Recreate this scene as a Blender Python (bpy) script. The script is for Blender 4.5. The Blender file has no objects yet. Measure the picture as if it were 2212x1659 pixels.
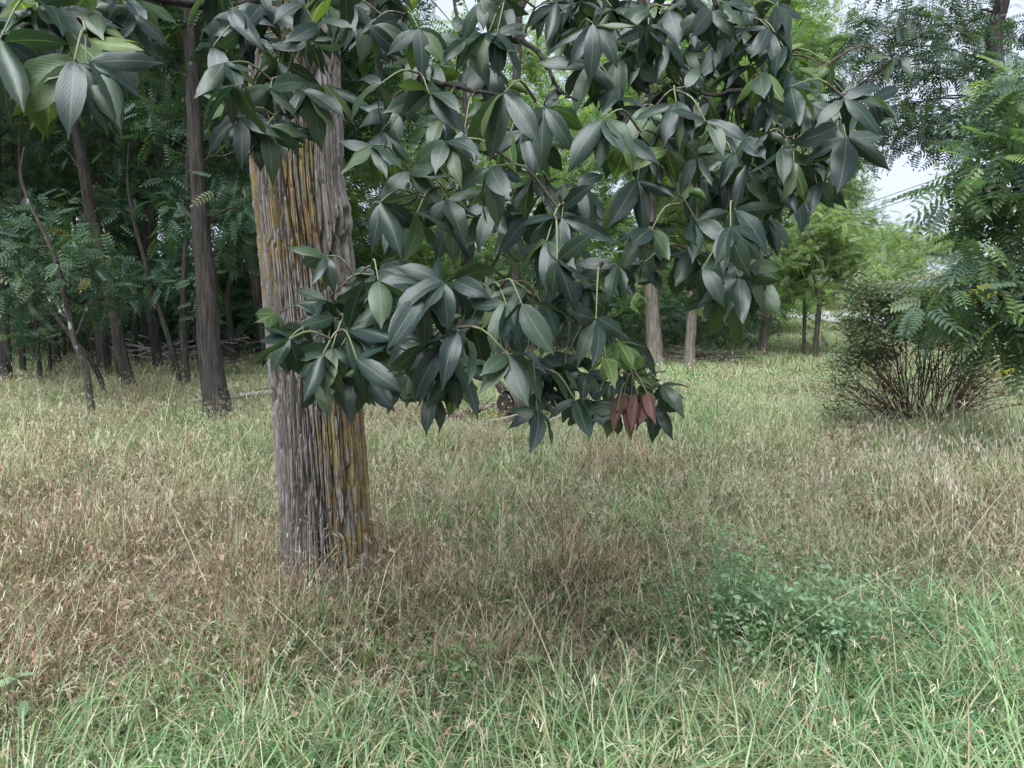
import bpy, math, random
import numpy as np
from mathutils import Vector, Matrix

# ------------------------------------------------------------------ camera, sky, sun, exposure
SC = bpy.context.scene
COL = SC.collection
R = math.radians
FPX, VCX, VCY = 1671.0, 1106.0, 829.5          # focal length and centre, in units of a 2212 x 1659 frame
PITCH = R(7.6)
CAMZ = 1.5
cam_d = bpy.data.cameras.new("camera")
cam_d.sensor_width = 36.0
cam_d.lens = 36.0 * FPX / 2212.0
cam_d.clip_start = 0.05
cam_d.clip_end = 2000.0
cam = bpy.data.objects.new("camera", cam_d)
cam.location = (0, 0, CAMZ)
cam.rotation_euler = (R(90) - PITCH, 0, 0)
COL.objects.link(cam)
SC.camera = cam

SUN_EL, SUN_AZ = R(62), R(200)                 # azimuth measured clockwise from +Y: high, behind the camera
world = bpy.data.worlds.new("World")
SC.world = world
world.use_nodes = True
wn, wl = world.node_tree.nodes, world.node_tree.links
wn.clear()
w_out = wn.new("ShaderNodeOutputWorld")
w_bg = wn.new("ShaderNodeBackground")
w_sky = wn.new("ShaderNodeTexSky")
w_sky.sky_type = "NISHITA"
w_sky.sun_disc = False
w_sky.sun_elevation = SUN_EL
w_sky.sun_rotation = SUN_AZ
w_sky.dust_density = 2.0
w_tc = wn.new("ShaderNodeTexCoord")
w_no = wn.new("ShaderNodeTexNoise")
w_no.inputs["Scale"].default_value = 2.2
w_no.inputs["Detail"].default_value = 5.0
w_ramp = wn.new("ShaderNodeMapRange")
w_ramp.inputs["From Min"].default_value = 0.3
w_ramp.inputs["From Max"].default_value = 0.7
w_ramp.inputs["To Min"].default_value = 0.8
w_ramp.inputs["To Max"].default_value = 1.0
w_mix = wn.new("ShaderNodeMix")
w_mix.data_type = "RGBA"
w_mix.inputs[7].default_value = (5.9, 6.5, 7.8, 1)     # the cloud layer
w_bg.inputs["Strength"].default_value = 0.06
wl.new(w_tc.outputs["Generated"], w_no.inputs["Vector"])
wl.new(w_no.outputs["Fac"], w_ramp.inputs["Value"])
wl.new(w_ramp.outputs["Result"], w_mix.inputs[0])
wl.new(w_sky.outputs["Color"], w_mix.inputs[6])
wl.new(w_mix.outputs[2], w_bg.inputs["Color"])
wl.new(w_bg.outputs["Background"], w_out.inputs["Surface"])

sun_d = bpy.data.lights.new("sun", "SUN")
sun_d.energy = 3.4
sun_d.angle = R(50)
sun_d.color = (0.95, 0.985, 1.0)
sun = bpy.data.objects.new("sun", sun_d)
sun.rotation_euler = (R(90) - SUN_EL, 0, -SUN_AZ + math.pi)
sd = Vector((math.sin(SUN_AZ) * math.cos(SUN_EL), math.cos(SUN_AZ) * math.cos(SUN_EL), math.sin(SUN_EL)))
sun.rotation_euler = sd.to_track_quat("Z", "Y").to_euler()
COL.objects.link(sun)

vs = SC.view_settings
vs.view_transform = "Standard"
vs.look = "None"
vs.exposure = 1.38
vs.gamma = 1.0
vs.use_curve_mapping = False
SC.cycles.max_bounces = 5
SC.cycles.diffuse_bounces = 3
SC.cycles.glossy_bounces = 2
SC.cycles.transmission_bounces = 3
SC.cycles.use_adaptive_sampling = True
SC.cycles.adaptive_threshold = 0.03
SC.cycles.transparent_max_bounces = 4
SC.cycles.use_denoising = True

# ------------------------------------------------------------------ helpers
rng = np.random.default_rng(7)
random.seed(7)
FWD = np.array([0, math.cos(PITCH), -math.sin(PITCH)])
UPV = np.array([0, math.sin(PITCH), math.cos(PITCH)])
RGT = np.array([1.0, 0, 0])
CAMP = np.array([0, 0, CAMZ])


def ray(vx, vy):
    return FWD + RGT * ((vx - VCX) / FPX) + UPV * ((VCY - vy) / FPX)


def at(vx, vy, Y):
    """a place in the meadow at distance Y along the ground"""
    d = ray(vx, vy)
    return CAMP + d * (Y / d[1])


def gnd(vx, vy):
    d = ray(vx, vy)
    return CAMP + d * (-CAMZ / d[2])


def proj(p):
    d = np.asarray(p) - CAMP
    z = d @ FWD
    return VCX + FPX * (d @ RGT) / z, VCY - FPX * (d @ UPV) / z


def unit(v):
    v = np.asarray(v, float)
    n = np.linalg.norm(v)
    return v / n if n > 1e-9 else v


class MB:
    """collects vertices and faces of one mesh"""

    def __init__(self):
        self.v, self.f, self.mi, self.rnd, self.uv = [], [], [], [], []
        self.n = 0

    def add(self, verts, faces, mi=0, rnd=0.5, uv=None):
        verts = np.asarray(verts, float)
        k = len(verts)
        self.v.append(verts)
        for fc in faces:
            self.f.append(tuple(int(i) + self.n for i in fc))
        self.mi.extend([mi] * len(faces))
        self.rnd.append(np.full(k, rnd))
        self.uv.append(np.zeros((k, 2)) if uv is None else np.asarray(uv, float))
        self.n += k

    def mesh(self, name, mats, smooth=True):
        me = bpy.data.meshes.new(name)
        V = np.concatenate(self.v) if self.v else np.zeros((0, 3))
        me.from_pydata([tuple(p) for p in V.tolist()], [], self.f)
        for m in mats:
            me.materials.append(m)
        if len(mats) > 1:
            me.polygons.foreach_set("material_index", self.mi)
        if smooth:
            me.polygons.foreach_set("use_smooth", [True] * len(me.polygons))
        a = me.attributes.new("rnd", "FLOAT", "POINT")
        a.data.foreach_set("value", np.concatenate(self.rnd).astype(np.float32))
        UV = np.concatenate(self.uv)
        if UV.any():
            lay = me.uv_layers.new(name="UVMap")
            vi = np.empty(len(me.loops), np.int32)
            me.loops.foreach_get("vertex_index", vi)
            lay.data.foreach_set("uv", UV[vi].astype(np.float32).ravel())
        me.update()
        return me


def link(name, me, parent=None, loc=None):
    o = bpy.data.objects.new(name, me)
    COL.objects.link(o)
    if parent is not None:
        o.parent = parent
    if loc is not None:
        o.location = tuple(loc)
    return o


def empty(name, loc):
    o = bpy.data.objects.new(name, None)
    o.location = tuple(loc)
    o.empty_display_size = 0.2
    COL.objects.link(o)
    return o


def tag(o, label=None, cat=None, group=None, kind=None):
    if label:
        o["label"] = label
    if cat:
        o["category"] = cat
    if group:
        o["group"] = group
    if kind:
        o["kind"] = kind
    return o


def spline(pts, n):
    """Catmull-Rom through rows of pts (any columns), n samples"""
    P = np.asarray(pts, float)
    if len(P) == 2:
        t = np.linspace(0, 1, n)[:, None]
        return P[0] * (1 - t) + P[1] * t
    Q = np.vstack([2 * P[0] - P[1], P, 2 * P[-1] - P[-2]])
    m = len(P) - 1
    out = []
    for t in np.linspace(0, m, n):
        i = min(int(t), m - 1)
        u = t - i
        a, b, c, d = Q[i], Q[i + 1], Q[i + 2], Q[i + 3]
        out.append(0.5 * (2 * b + (c - a) * u + (2 * a - 5 * b + 4 * c - d) * u * u + (3 * b - a - 3 * c + d) * u ** 3))
    return np.array(out)


def tube(mb, pts, rad, sides=8, rnd=0.5, rough=0.0, mi=0, cap=True, ridge=0.0):
    P = np.asarray(pts, float)
    n = len(P)
    rad = np.broadcast_to(np.asarray(rad, float), (n,))
    T = np.gradient(P, axis=0)
    T /= np.linalg.norm(T, axis=1)[:, None] + 1e-12
    ref = np.array([0.31, 0.17, 0.93]) if abs(T[0, 2]) < 0.8 else np.array([0.9, 0.3, 0.1])
    N = np.cross(T, ref)
    N /= np.linalg.norm(N, axis=1)[:, None] + 1e-12
    B = np.cross(T, N)
    an = np.arange(sides) * 2 * math.pi / sides
    r = rad[:, None] * (1 + (rng.normal(0, rough, (n, sides)) if rough else 0))
    if ridge:
        drift = np.cumsum(rng.normal(0, ridge * 0.45, (n, sides)), axis=0) * 0.5 + rng.normal(0, ridge, sides)
        r = r * (1 + np.clip(drift, -2.2 * ridge, 2.2 * ridge))
    V = P[:, None, :] + N[:, None, :] * (np.cos(an) * r)[:, :, None] + B[:, None, :] * (np.sin(an) * r)[:, :, None]
    F = []
    for i in range(n - 1):
        for j in range(sides):
            k = (j + 1) % sides
            F.append((i * sides + j, i * sides + k, (i + 1) * sides + k, (i + 1) * sides + j))
    V = V.reshape(-1, 3)
    if cap:
        F.append(tuple(range(sides - 1, -1, -1)))
        F.append(tuple((n - 1) * sides + j for j in range(sides)))
    L = np.concatenate([[0], np.cumsum(np.linalg.norm(np.diff(P, axis=0), axis=1))])
    uv = np.stack([np.tile(an / (2 * math.pi), n), np.repeat(L, sides)], 1) + 1e-4
    mb.add(V, F, mi, rnd, uv)


def rotm(z, x=0.0, y=0.0):
    return np.array(Matrix.Rotation(z, 3, "Z") @ Matrix.Rotation(y, 3, "Y") @ Matrix.Rotation(x, 3, "X"))


# ------------------------------------------------------------------ materials
def mat(name):
    m = bpy.data.materials.new(name)
    m.use_nodes = True
    nt = m.node_tree
    nt.nodes.clear()
    return m, nt.nodes, nt.links


def ramp(nodes, stops):
    r = nodes.new("ShaderNodeValToRGB")
    e = r.color_ramp.elements
    while len(e) < len(stops):
        e.new(0.5)
    for el, (p, c) in zip(e, stops):
        el.position = p
        el.color = (*c, 1)
    return r


def math_node(nodes, links, op, a, b=None, clamp=False):
    n = nodes.new("ShaderNodeMath")
    n.operation = op
    n.use_clamp = clamp
    for k, x in enumerate((a, b)):
        if x is None:
            continue
        if isinstance(x, (int, float)):
            n.inputs[k].default_value = x
        else:
            links.new(x, n.inputs[k])
    return n.outputs[0]


def leaf_material(name, stops, rough=0.5, trans=0.3, trans_gain=1.6, spec=0.5, veins=False, vein_col=(0.2, 0.25, 0.12), blotch=None):
    """stops: colours picked by each leaf's own random number"""
    m, N, L = mat(name)
    out = N.new("ShaderNodeOutputMaterial")
    at_ = N.new("ShaderNodeAttribute")
    at_.attribute_name = "rnd"
    oi = N.new("ShaderNodeObjectInfo")
    s = math_node(N, L, "ADD", at_.outputs["Fac"], oi.outputs["Random"])
    s = math_node(N, L, "FRACT", s)
    cr = ramp(N, stops)
    L.new(s, cr.inputs["Fac"])
    col = cr.outputs["Color"]
    tc = N.new("ShaderNodeTexCoord")
    p = N.new("ShaderNodeBsdfPrincipled")
    if veins:
        uv = N.new("ShaderNodeSeparateXYZ")
        L.new(tc.outputs["UV"], uv.inputs[0])
        u = math_node(N, L, "ABSOLUTE", math_node(N, L, "SUBTRACT", uv.outputs[0], 0.5))
        rib = math_node(N, L, "LESS_THAN", u, 0.022)
        ph = math_node(N, L, "SUBTRACT", math_node(N, L, "MULTIPLY", uv.outputs[1], 80.0), math_node(N, L, "MULTIPLY", u, 62.0))
        sv = math_node(N, L, "SINE", ph)
        svp = math_node(N, L, "POWER", math_node(N, L, "MAXIMUM", sv, 0.0), 8.0)
        no = N.new("ShaderNodeTexNoise")
        no.inputs["Scale"].default_value = 9.0
        no.inputs["Detail"].default_value = 4.0
        L.new(tc.outputs["UV"], no.inputs["Vector"])
        mx = N.new("ShaderNodeMix")
        mx.data_type = "RGBA"
        L.new(math_node(N, L, "ADD", math_node(N, L, "MULTIPLY", svp, 0.10), math_node(N, L, "MULTIPLY", rib, 0.75), True), mx.inputs[0])
        L.new(col, mx.inputs[6])
        mx.inputs[7].default_value = (*vein_col, 1)
        hs = N.new("ShaderNodeHueSaturation")
        L.new(mx.outputs[2], hs.inputs["Color"])
        L.new(math_node(N, L, "ADD", math_node(N, L, "MULTIPLY", no.outputs["Fac"], 0.5), 0.75), hs.inputs["Value"])
        col = hs.outputs["Color"]
        bp = N.new("ShaderNodeBump")
        bp.inputs["Strength"].default_value = 0.22
        bp.inputs["Distance"].default_value = 0.002
        hsum = math_node(N, L, "ADD", math_node(N, L, "MULTIPLY", svp, -0.6), math_node(N, L, "MULTIPLY", rib, -1.2))
        hsum = math_node(N, L, "ADD", hsum, math_node(N, L, "MULTIPLY", no.outputs["Fac"], 0.8))
        L.new(hsum, bp.inputs["Height"])
        L.new(bp.outputs["Normal"], p.inputs["Normal"])
    L.new(col, p.inputs["Base Color"])
    p.inputs["Roughness"].default_value = rough
    p.inputs["Specular IOR Level"].default_value = spec
    if trans > 0:
        tr = N.new("ShaderNodeBsdfTranslucent")
        g = N.new("ShaderNodeVectorMath")
        g.operation = "MULTIPLY"
        L.new(col, g.inputs[0])
        g.inputs[1].default_value = (trans_gain * 1.05, trans_gain * 1.15, trans_gain * 0.5)
        L.new(g.outputs[0], tr.inputs["Color"])
        ms = N.new("ShaderNodeMixShader")
        ms.inputs[0].default_value = trans
        L.new(p.outputs[0], ms.inputs[1])
        L.new(tr.outputs[0], ms.inputs[2])
        L.new(ms.outputs[0], out.inputs["Surface"])
    else:
        L.new(p.outputs[0], out.inputs["Surface"])
    return m


def bark_material(name, dark, light, scale=(1, 1, 0.12), nscale=40.0, bump=0.012, lichen=None, patch=None):
    m, N, L = mat(name)
    out = N.new("ShaderNodeOutputMaterial")
    p = N.new("ShaderNodeBsdfPrincipled")
    p.inputs["Roughness"].default_value = 0.95
    p.inputs["Specular IOR Level"].default_value = 0.15
    tc = N.new("ShaderNodeTexCoord")
    mp = N.new("ShaderNodeMapping")
    mp.inputs["Scale"].default_value = scale
    L.new(tc.outputs["Object"], mp.inputs["Vector"])
    n1 = N.new("ShaderNodeTexNoise")
    n1.inputs["Scale"].default_value = nscale
    n1.inputs["Detail"].default_value = 6.0
    n1.inputs["Roughness"].default_value = 0.65
    L.new(mp.outputs[0], n1.inputs["Vector"])
    cr = ramp(N, [(0.3, dark), (0.7, light)])
    L.new(n1.outputs["Fac"], cr.inputs["Fac"])
    col = cr.outputs["Color"]
    if patch:
        n2 = N.new("ShaderNodeTexNoise")
        n2.inputs["Scale"].default_value = 7.0
        n2.inputs["Detail"].default_value = 3.0
        L.new(tc.outputs["Object"], n2.inputs["Vector"])
        k = ramp(N, [(0.62, (0, 0, 0)), (0.68, (1, 1, 1))])
        L.new(n2.outputs["Fac"], k.inputs["Fac"])
        mx = N.new("ShaderNodeMix")
        mx.data_type = "RGBA"
        L.new(math_node(N, L, "MULTIPLY", k.outputs["Color"], 0.7), mx.inputs[0])
        L.new(col, mx.inputs[6])
        mx.inputs[7].default_value = (*patch, 1)
        col = mx.outputs[2]
    L.new(col, p.inputs["Base Color"])
    bp = N.new("ShaderNodeBump")
    bp.inputs["Strength"].default_value = 0.9
    bp.inputs["Distance"].default_value = bump
    L.new(n1.outputs["Fac"], bp.inputs["Height"])
    L.new(bp.outputs["Normal"], p.inputs["Normal"])
    L.new(p.outputs[0], out.inputs["Surface"])
    return m


M = {}
M["hick"] = leaf_material("hickory_leaf", [(0.0, (0.009, 0.021, 0.019)), (0.45, (0.014, 0.029, 0.022)), (0.75, (0.022, 0.041, 0.023)), (0.92, (0.034, 0.060, 0.024)), (1.0, (0.055, 0.085, 0.03))],
                          rough=0.40, trans=0.18, trans_gain=3.0, spec=0.46, veins=True, vein_col=(0.075, 0.105, 0.06))
M["hick_young"] = leaf_material("hickory_leaf_young", [(0.0, (0.045, 0.085, 0.025)), (0.7, (0.075, 0.125, 0.035)), (1.0, (0.14, 0.19, 0.07))],
                                rough=0.5, trans=0.35, trans_gain=1.6, spec=0.4, veins=True, vein_col=(0.3, 0.34, 0.16))
M["hick_dead"] = leaf_material("hickory_leaf_dead", [(0.0, (0.055, 0.028, 0.024)), (1.0, (0.11, 0.058, 0.048))],
                               rough=0.8, trans=0.15, trans_gain=1.2, spec=0.2, veins=True, vein_col=(0.22, 0.12, 0.1))
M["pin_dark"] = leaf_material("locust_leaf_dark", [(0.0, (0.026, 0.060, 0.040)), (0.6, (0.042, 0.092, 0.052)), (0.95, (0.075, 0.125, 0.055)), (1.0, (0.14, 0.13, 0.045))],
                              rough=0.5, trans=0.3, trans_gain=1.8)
M["pin_light"] = leaf_material("locust_leaf_lit", [(0.0, (0.065, 0.125, 0.055)), (0.5, (0.12, 0.195, 0.075)), (1.0, (0.22, 0.29, 0.10))],
                               rough=0.55, trans=0.45, trans_gain=1.6, spec=0.35)  # brighter copy of the locust leaf, open-sky light put into its colour
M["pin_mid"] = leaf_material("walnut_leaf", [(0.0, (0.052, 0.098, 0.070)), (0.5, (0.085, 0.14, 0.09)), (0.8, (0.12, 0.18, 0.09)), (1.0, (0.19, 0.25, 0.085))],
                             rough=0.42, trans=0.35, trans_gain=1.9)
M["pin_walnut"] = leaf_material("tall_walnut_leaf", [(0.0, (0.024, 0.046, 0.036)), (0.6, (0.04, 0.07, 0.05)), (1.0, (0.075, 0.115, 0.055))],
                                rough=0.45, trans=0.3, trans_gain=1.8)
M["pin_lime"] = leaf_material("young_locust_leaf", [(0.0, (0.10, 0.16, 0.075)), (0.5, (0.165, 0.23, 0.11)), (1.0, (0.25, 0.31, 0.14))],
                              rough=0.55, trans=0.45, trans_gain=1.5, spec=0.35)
M["yellow"] = leaf_material("yellow_leaf", [(0.0, (0.55, 0.45, 0.03)), (1.0, (0.7, 0.6, 0.08))], trans=0.4, trans_gain=1.0)
M["weed"] = leaf_material("weed_leaf", [(0.0, (0.11, 0.20, 0.11)), (1.0, (0.23, 0.34, 0.19))], trans=0.3, trans_gain=1.5)
M["weed_light"] = leaf_material("weed_leaf_light", [(0.0, (0.12, 0.22, 0.08)), (1.0, (0.17, 0.28, 0.11))], trans=0.3, trans_gain=1.3)
M["shrub"] = leaf_material("shrub_leaf", [(0.0, (0.07, 0.11, 0.07)), (0.6, (0.12, 0.17, 0.095)), (1.0, (0.21, 0.155, 0.11))], trans=0.3, trans_gain=1.5)
M["g_green"] = leaf_material("green_grass", [(0.0, (0.07, 0.145, 0.065)), (0.35, (0.15, 0.26, 0.12)), (0.7, (0.25, 0.38, 0.18)), (1.0, (0.38, 0.38, 0.22))],
                             rough=0.5, trans=0.3, trans_gain=1.4, spec=0.4)
M["g_lush"] = leaf_material("lush_grass", [(0.0, (0.06, 0.15, 0.08)), (0.6, (0.13, 0.27, 0.14)), (1.0, (0.22, 0.37, 0.15))],
                            rough=0.45, trans=0.3, trans_gain=1.4, spec=0.45)
M["g_straw"] = leaf_material("straw_grass", [(0.0, (0.055, 0.07, 0.035)), (0.3, (0.16, 0.165, 0.09)), (0.65, (0.40, 0.37, 0.25)), (1.0, (0.62, 0.57, 0.44))],
                             rough=0.7, trans=0.25, trans_gain=1.2, spec=0.25)
M["g_brown"] = leaf_material("brown_grass", [(0.0, (0.075, 0.048, 0.036)), (0.4, (0.23, 0.15, 0.105)), (1.0, (0.43, 0.31, 0.23))],
                             rough=0.7, trans=0.2, trans_gain=1.1, spec=0.25)
M["g_pale"] = leaf_material("pale_seed_heads", [(0.0, (0.36, 0.31, 0.25)), (1.0, (0.55, 0.49, 0.42))], rough=0.7, trans=0.2, trans_gain=1.1, spec=0.2)
M["bark_wood"] = bark_material("locust_bark", (0.015, 0.013, 0.012), (0.092, 0.081, 0.074), scale=(1, 1, 0.09), nscale=38, bump=0.035)
M["bark_wood_lichen"] = bark_material("locust_bark_lichen", (0.02, 0.017, 0.016), (0.11, 0.095, 0.085), scale=(1, 1, 0.15), nscale=45, bump=0.02, patch=(0.36, 0.38, 0.36))
M["bark_pale"] = bark_material("pale_bark", (0.06, 0.05, 0.042), (0.26, 0.225, 0.19), scale=(1, 1, 0.09), nscale=38, bump=0.03)
M["branch"] = bark_material("branch_bark", (0.012, 0.010, 0.010), (0.05, 0.042, 0.04), scale=(1, 1, 1), nscale=60, bump=0.004, patch=(0.10, 0.11, 0.10))
M["twig"] = bark_material("twig_bark", (0.05, 0.04, 0.03), (0.12, 0.09, 0.07), scale=(1, 1, 1), nscale=80, bump=0.002)
M["stem_dark"] = bark_material("shrub_bark", (0.042, 0.028, 0.023), (0.125, 0.085, 0.068), scale=(1, 1, 0.3), nscale=60, bump=0.003)
M["dead"] = bark_material("dead_wood", (0.13, 0.11, 0.10), (0.36, 0.33, 0.30), scale=(1, 1, 1), nscale=50, bump=0.006)
M["dead_dark"] = bark_material("dark_dead_wood", (0.04, 0.034, 0.03), (0.14, 0.12, 0.10), scale=(1, 1, 1), nscale=40, bump=0.012)
M["dead_red"] = bark_material("reddish_dead_wood", (0.07, 0.04, 0.035), (0.26, 0.15, 0.13), scale=(1, 1, 1), nscale=30, bump=0.008)
M["cut"] = bark_material("cut_wood_face", (0.022, 0.017, 0.016), (0.05, 0.04, 0.035), scale=(1, 1, 1), nscale=20, bump=0.001)
M["moss"] = bark_material("moss", (0.05, 0.06, 0.015), (0.17, 0.17, 0.05), scale=(1, 1, 1), nscale=60, bump=0.02)

# ------------------------------------------------------------------ scattering of uncountable stuff
TREES = {}


def template(name, me):
    return bpy.data.objects.new(name, me)      # source of the scattered blades and leaves, not a thing of the scene


def scatter_tree(key, temps):
    ng = bpy.data.node_groups.new("scatter_" + key, "GeometryNodeTree")
    ng.interface.new_socket("Geometry", in_out="INPUT", socket_type="NodeSocketGeometry")
    ng.interface.new_socket("Geometry", in_out="OUTPUT", socket_type="NodeSocketGeometry")
    N, L = ng.nodes, ng.links
    gi, go = N.new("NodeGroupInput"), N.new("NodeGroupOutput")
    jn = N.new("GeometryNodeJoinGeometry")
    for t in temps:
        oi = N.new("GeometryNodeObjectInfo")
        oi.inputs["Object"].default_value = t
        oi.inputs["As Instance"].default_value = False
        g2 = N.new("GeometryNodeGeometryToInstance")
        L.new(oi.outputs["Geometry"], g2.inputs[0])
        L.new(g2.outputs[0], jn.inputs[0])
    ip = N.new("GeometryNodeInstanceOnPoints")
    ip.inputs["Pick Instance"].default_value = True

    def named(nm, ty):
        a = N.new("GeometryNodeInputNamedAttribute")
        a.data_type = ty
        a.inputs["Name"].default_value = nm
        return a.outputs["Attribute"]

    L.new(gi.outputs[0], ip.inputs["Points"])
    L.new(jn.outputs[0], ip.inputs["Instance"])
    L.new(named("idx", "INT"), ip.inputs["Instance Index"])
    er = N.new("FunctionNodeEulerToRotation")
    L.new(named("rot", "FLOAT_VECTOR"), er.inputs[0])
    L.new(er.outputs[0], ip.inputs["Rotation"])
    L.new(named("scl", "FLOAT_VECTOR"), ip.inputs["Scale"])
    L.new(ip.outputs[0], go.inputs[0])
    TREES[key] = (ng, len(temps), temps)


def scatter(name, key, pos, rot, scl, parent=None, idx=None):
    ng, k, temps = TREES[key]
    pos = np.asarray(pos, float)
    n = len(pos)
    scl = np.asarray(scl, float)
    if scl.ndim == 1:
        scl = np.repeat(scl[:, None], 3, 1)
    me = bpy.data.meshes.new(name)
    me.vertices.add(n)
    me.vertices.foreach_set("co", pos.astype(np.float32).ravel())
    for nm, ty, fld, arr in (("rot", "FLOAT_VECTOR", "vector", rot), ("scl", "FLOAT_VECTOR", "vector", scl)):
        me.attributes.new(nm, ty, "POINT").data.foreach_set(fld, np.asarray(arr, np.float32).ravel())
    ii = rng.integers(0, k, n) if idx is None else idx
    me.attributes.new("idx", "INT", "POINT").data.foreach_set("value", np.asarray(ii, np.int32))
    for m in temps[0].data.materials:
        me.materials.append(m)
    o = link(name, me, parent)
    md = o.modifiers.new("scatter", "NODES")
    md.node_group = ng
    return o


# ------------------------------------------------------------------ the setting: ground, path, far lawn
def wnoise(x, y, s, seed=0):
    """smooth value noise in the ground plane, 0..1"""
    x, y = np.asarray(x, float) * s + seed * 17.3, np.asarray(y, float) * s + seed * 5.1
    i, j = np.floor(x).astype(int), np.floor(y).astype(int)
    fx, fy = x - i, y - j
    fx, fy = fx * fx * (3 - 2 * fx), fy * fy * (3 - 2 * fy)

    def h(a, b):
        q = np.sin(a * 127.1 + b * 311.7 + seed * 74.7) * 43758.5453
        return q - np.floor(q)

    return (h(i, j) * (1 - fx) + h(i + 1, j) * fx) * (1 - fy) + (h(i, j + 1) * (1 - fx) + h(i + 1, j + 1) * fx) * fy


m, N, L = mat("meadow_soil")
out = N.new("ShaderNodeOutputMaterial")
p = N.new("ShaderNodeBsdfPrincipled")
p.inputs["Roughness"].default_value = 1.0
p.inputs["Specular IOR Level"].default_value = 0.1
tc = N.new("ShaderNodeTexCoord")
n1 = N.new("ShaderNodeTexNoise")
n1.inputs["Scale"].default_value = 6.0
n1.inputs["Detail"].default_value = 8.0
L.new(tc.outputs["Object"], n1.inputs["Vector"])
cr = ramp(N, [(0.3, (0.05, 0.05, 0.028)), (0.55, (0.12, 0.115, 0.06)), (0.75, (0.12, 0.16, 0.06))])
L.new(n1.outputs["Fac"], cr.inputs["Fac"])
L.new(cr.outputs["Color"], p.inputs["Base Color"])
bp = N.new("ShaderNodeBump")
bp.inputs["Distance"].default_value = 0.03
L.new(n1.outputs["Fac"], bp.inputs["Height"])
L.new(bp.outputs["Normal"], p.inputs["Normal"])
L.new(p.outputs[0], out.inputs["Surface"])
M["soil"] = m

xs = np.concatenate([np.linspace(-400, -20, 12), np.linspace(-18, 18, 60), np.linspace(20, 400, 12)])
ys = np.concatenate([np.linspace(-60, -3, 8), np.linspace(-2, 36, 70), np.linspace(40, 700, 14)])
gx, gy = np.meshgrid(xs, ys)
gz = (wnoise(gx, gy, 0.5, 3) - 0.5) * 0.05 - 0.02
gv = np.stack([gx, gy, gz], -1).reshape(-1, 3)
nx = len(xs)
gf = [(j * nx + i, j * nx + i + 1, (j + 1) * nx + i + 1, (j + 1) * nx + i) for j in range(len(ys) - 1) for i in range(nx - 1)]
gm = bpy.data.meshes.new("ground")
gm.from_pydata(gv.tolist(), [], gf)
gm.materials.append(M["soil"])
ground = tag(link("ground", gm), "meadow soil under the grass", None, None, "structure")

m, N, L = mat("gravel_path")
out = N.new("ShaderNodeOutputMaterial")
p = N.new("ShaderNodeBsdfPrincipled")
p.inputs["Roughness"].default_value = 0.9
tc = N.new("ShaderNodeTexCoord")
n1 = N.new("ShaderNodeTexNoise")
n1.inputs["Scale"].default_value = 9.0
n1.inputs["Detail"].default_value = 8.0
L.new(tc.outputs["Object"], n1.inputs["Vector"])
cr = ramp(N, [(0.3, (0.17, 0.165, 0.17)), (0.7, (0.27, 0.26, 0.265))])
L.new(n1.outputs["Fac"], cr.inputs["Fac"])
L.new(cr.outputs["Color"], p.inputs["Base Color"])
L.new(p.outputs[0], out.inputs["Surface"])
M["path"] = m
pl = spline([gnd(1560, 668), gnd(1680, 676), gnd(1820, 686), gnd(1960, 698), gnd(2100, 708), gnd(2400, 715)], 24)
wid = 2.6
mb = MB()
tg = np.gradient(pl, axis=0)
tg[:, 2] = 0
tg /= np.linalg.norm(tg, axis=1)[:, None]
nn = np.stack([-tg[:, 1], tg[:, 0], 0 * tg[:, 0]], 1)
rows = [pl - nn * wid, pl + nn * wid]
vv = np.concatenate(rows)
vv[:, 2] = 0.06
k = len(pl)
mb.add(vv, [(i, i + 1, k + i + 1, k + i) for i in range(k - 1)])
tag(link("path", mb.mesh("path", [M["path"]])), "pale gravel path curving past the young tree", None, None, "structure")


# ------------------------------------------------------------------ grass
def blade(mb, base, az, lean, h, w, droop, rnd, seg=4, mi=0, curl=0.0):
    """a grass blade: a narrow folded strip that arches over"""
    d = np.array([math.cos(az), math.sin(az), 0])
    side = np.array([-math.sin(az), math.cos(az), 0])
    a = lean
    p = np.array(base, float)
    st = h / seg
    V = []
    for i in range(seg + 1):
        ww = w * (1 - (i / seg) ** 2 * 0.75) * 0.5
        V += [p - side * ww, p + side * ww] if i < seg else [p]
        p = p + (d * math.sin(a) + np.array([0, 0, 1]) * math.cos(a)) * st
        a += droop / seg
        side = side * math.cos(curl) + d * math.sin(curl) * 0.4
    F = [(2 * i, 2 * i + 1, 2 * i + 3, 2 * i + 2) for i in range(seg - 1)] + [(2 * seg - 2, 2 * seg - 1, 2 * seg)]
    mb.add(V, F, mi, rnd)
    return p, a, d


MI = {"green": 0, "straw": 1, "brown": 2}


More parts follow.
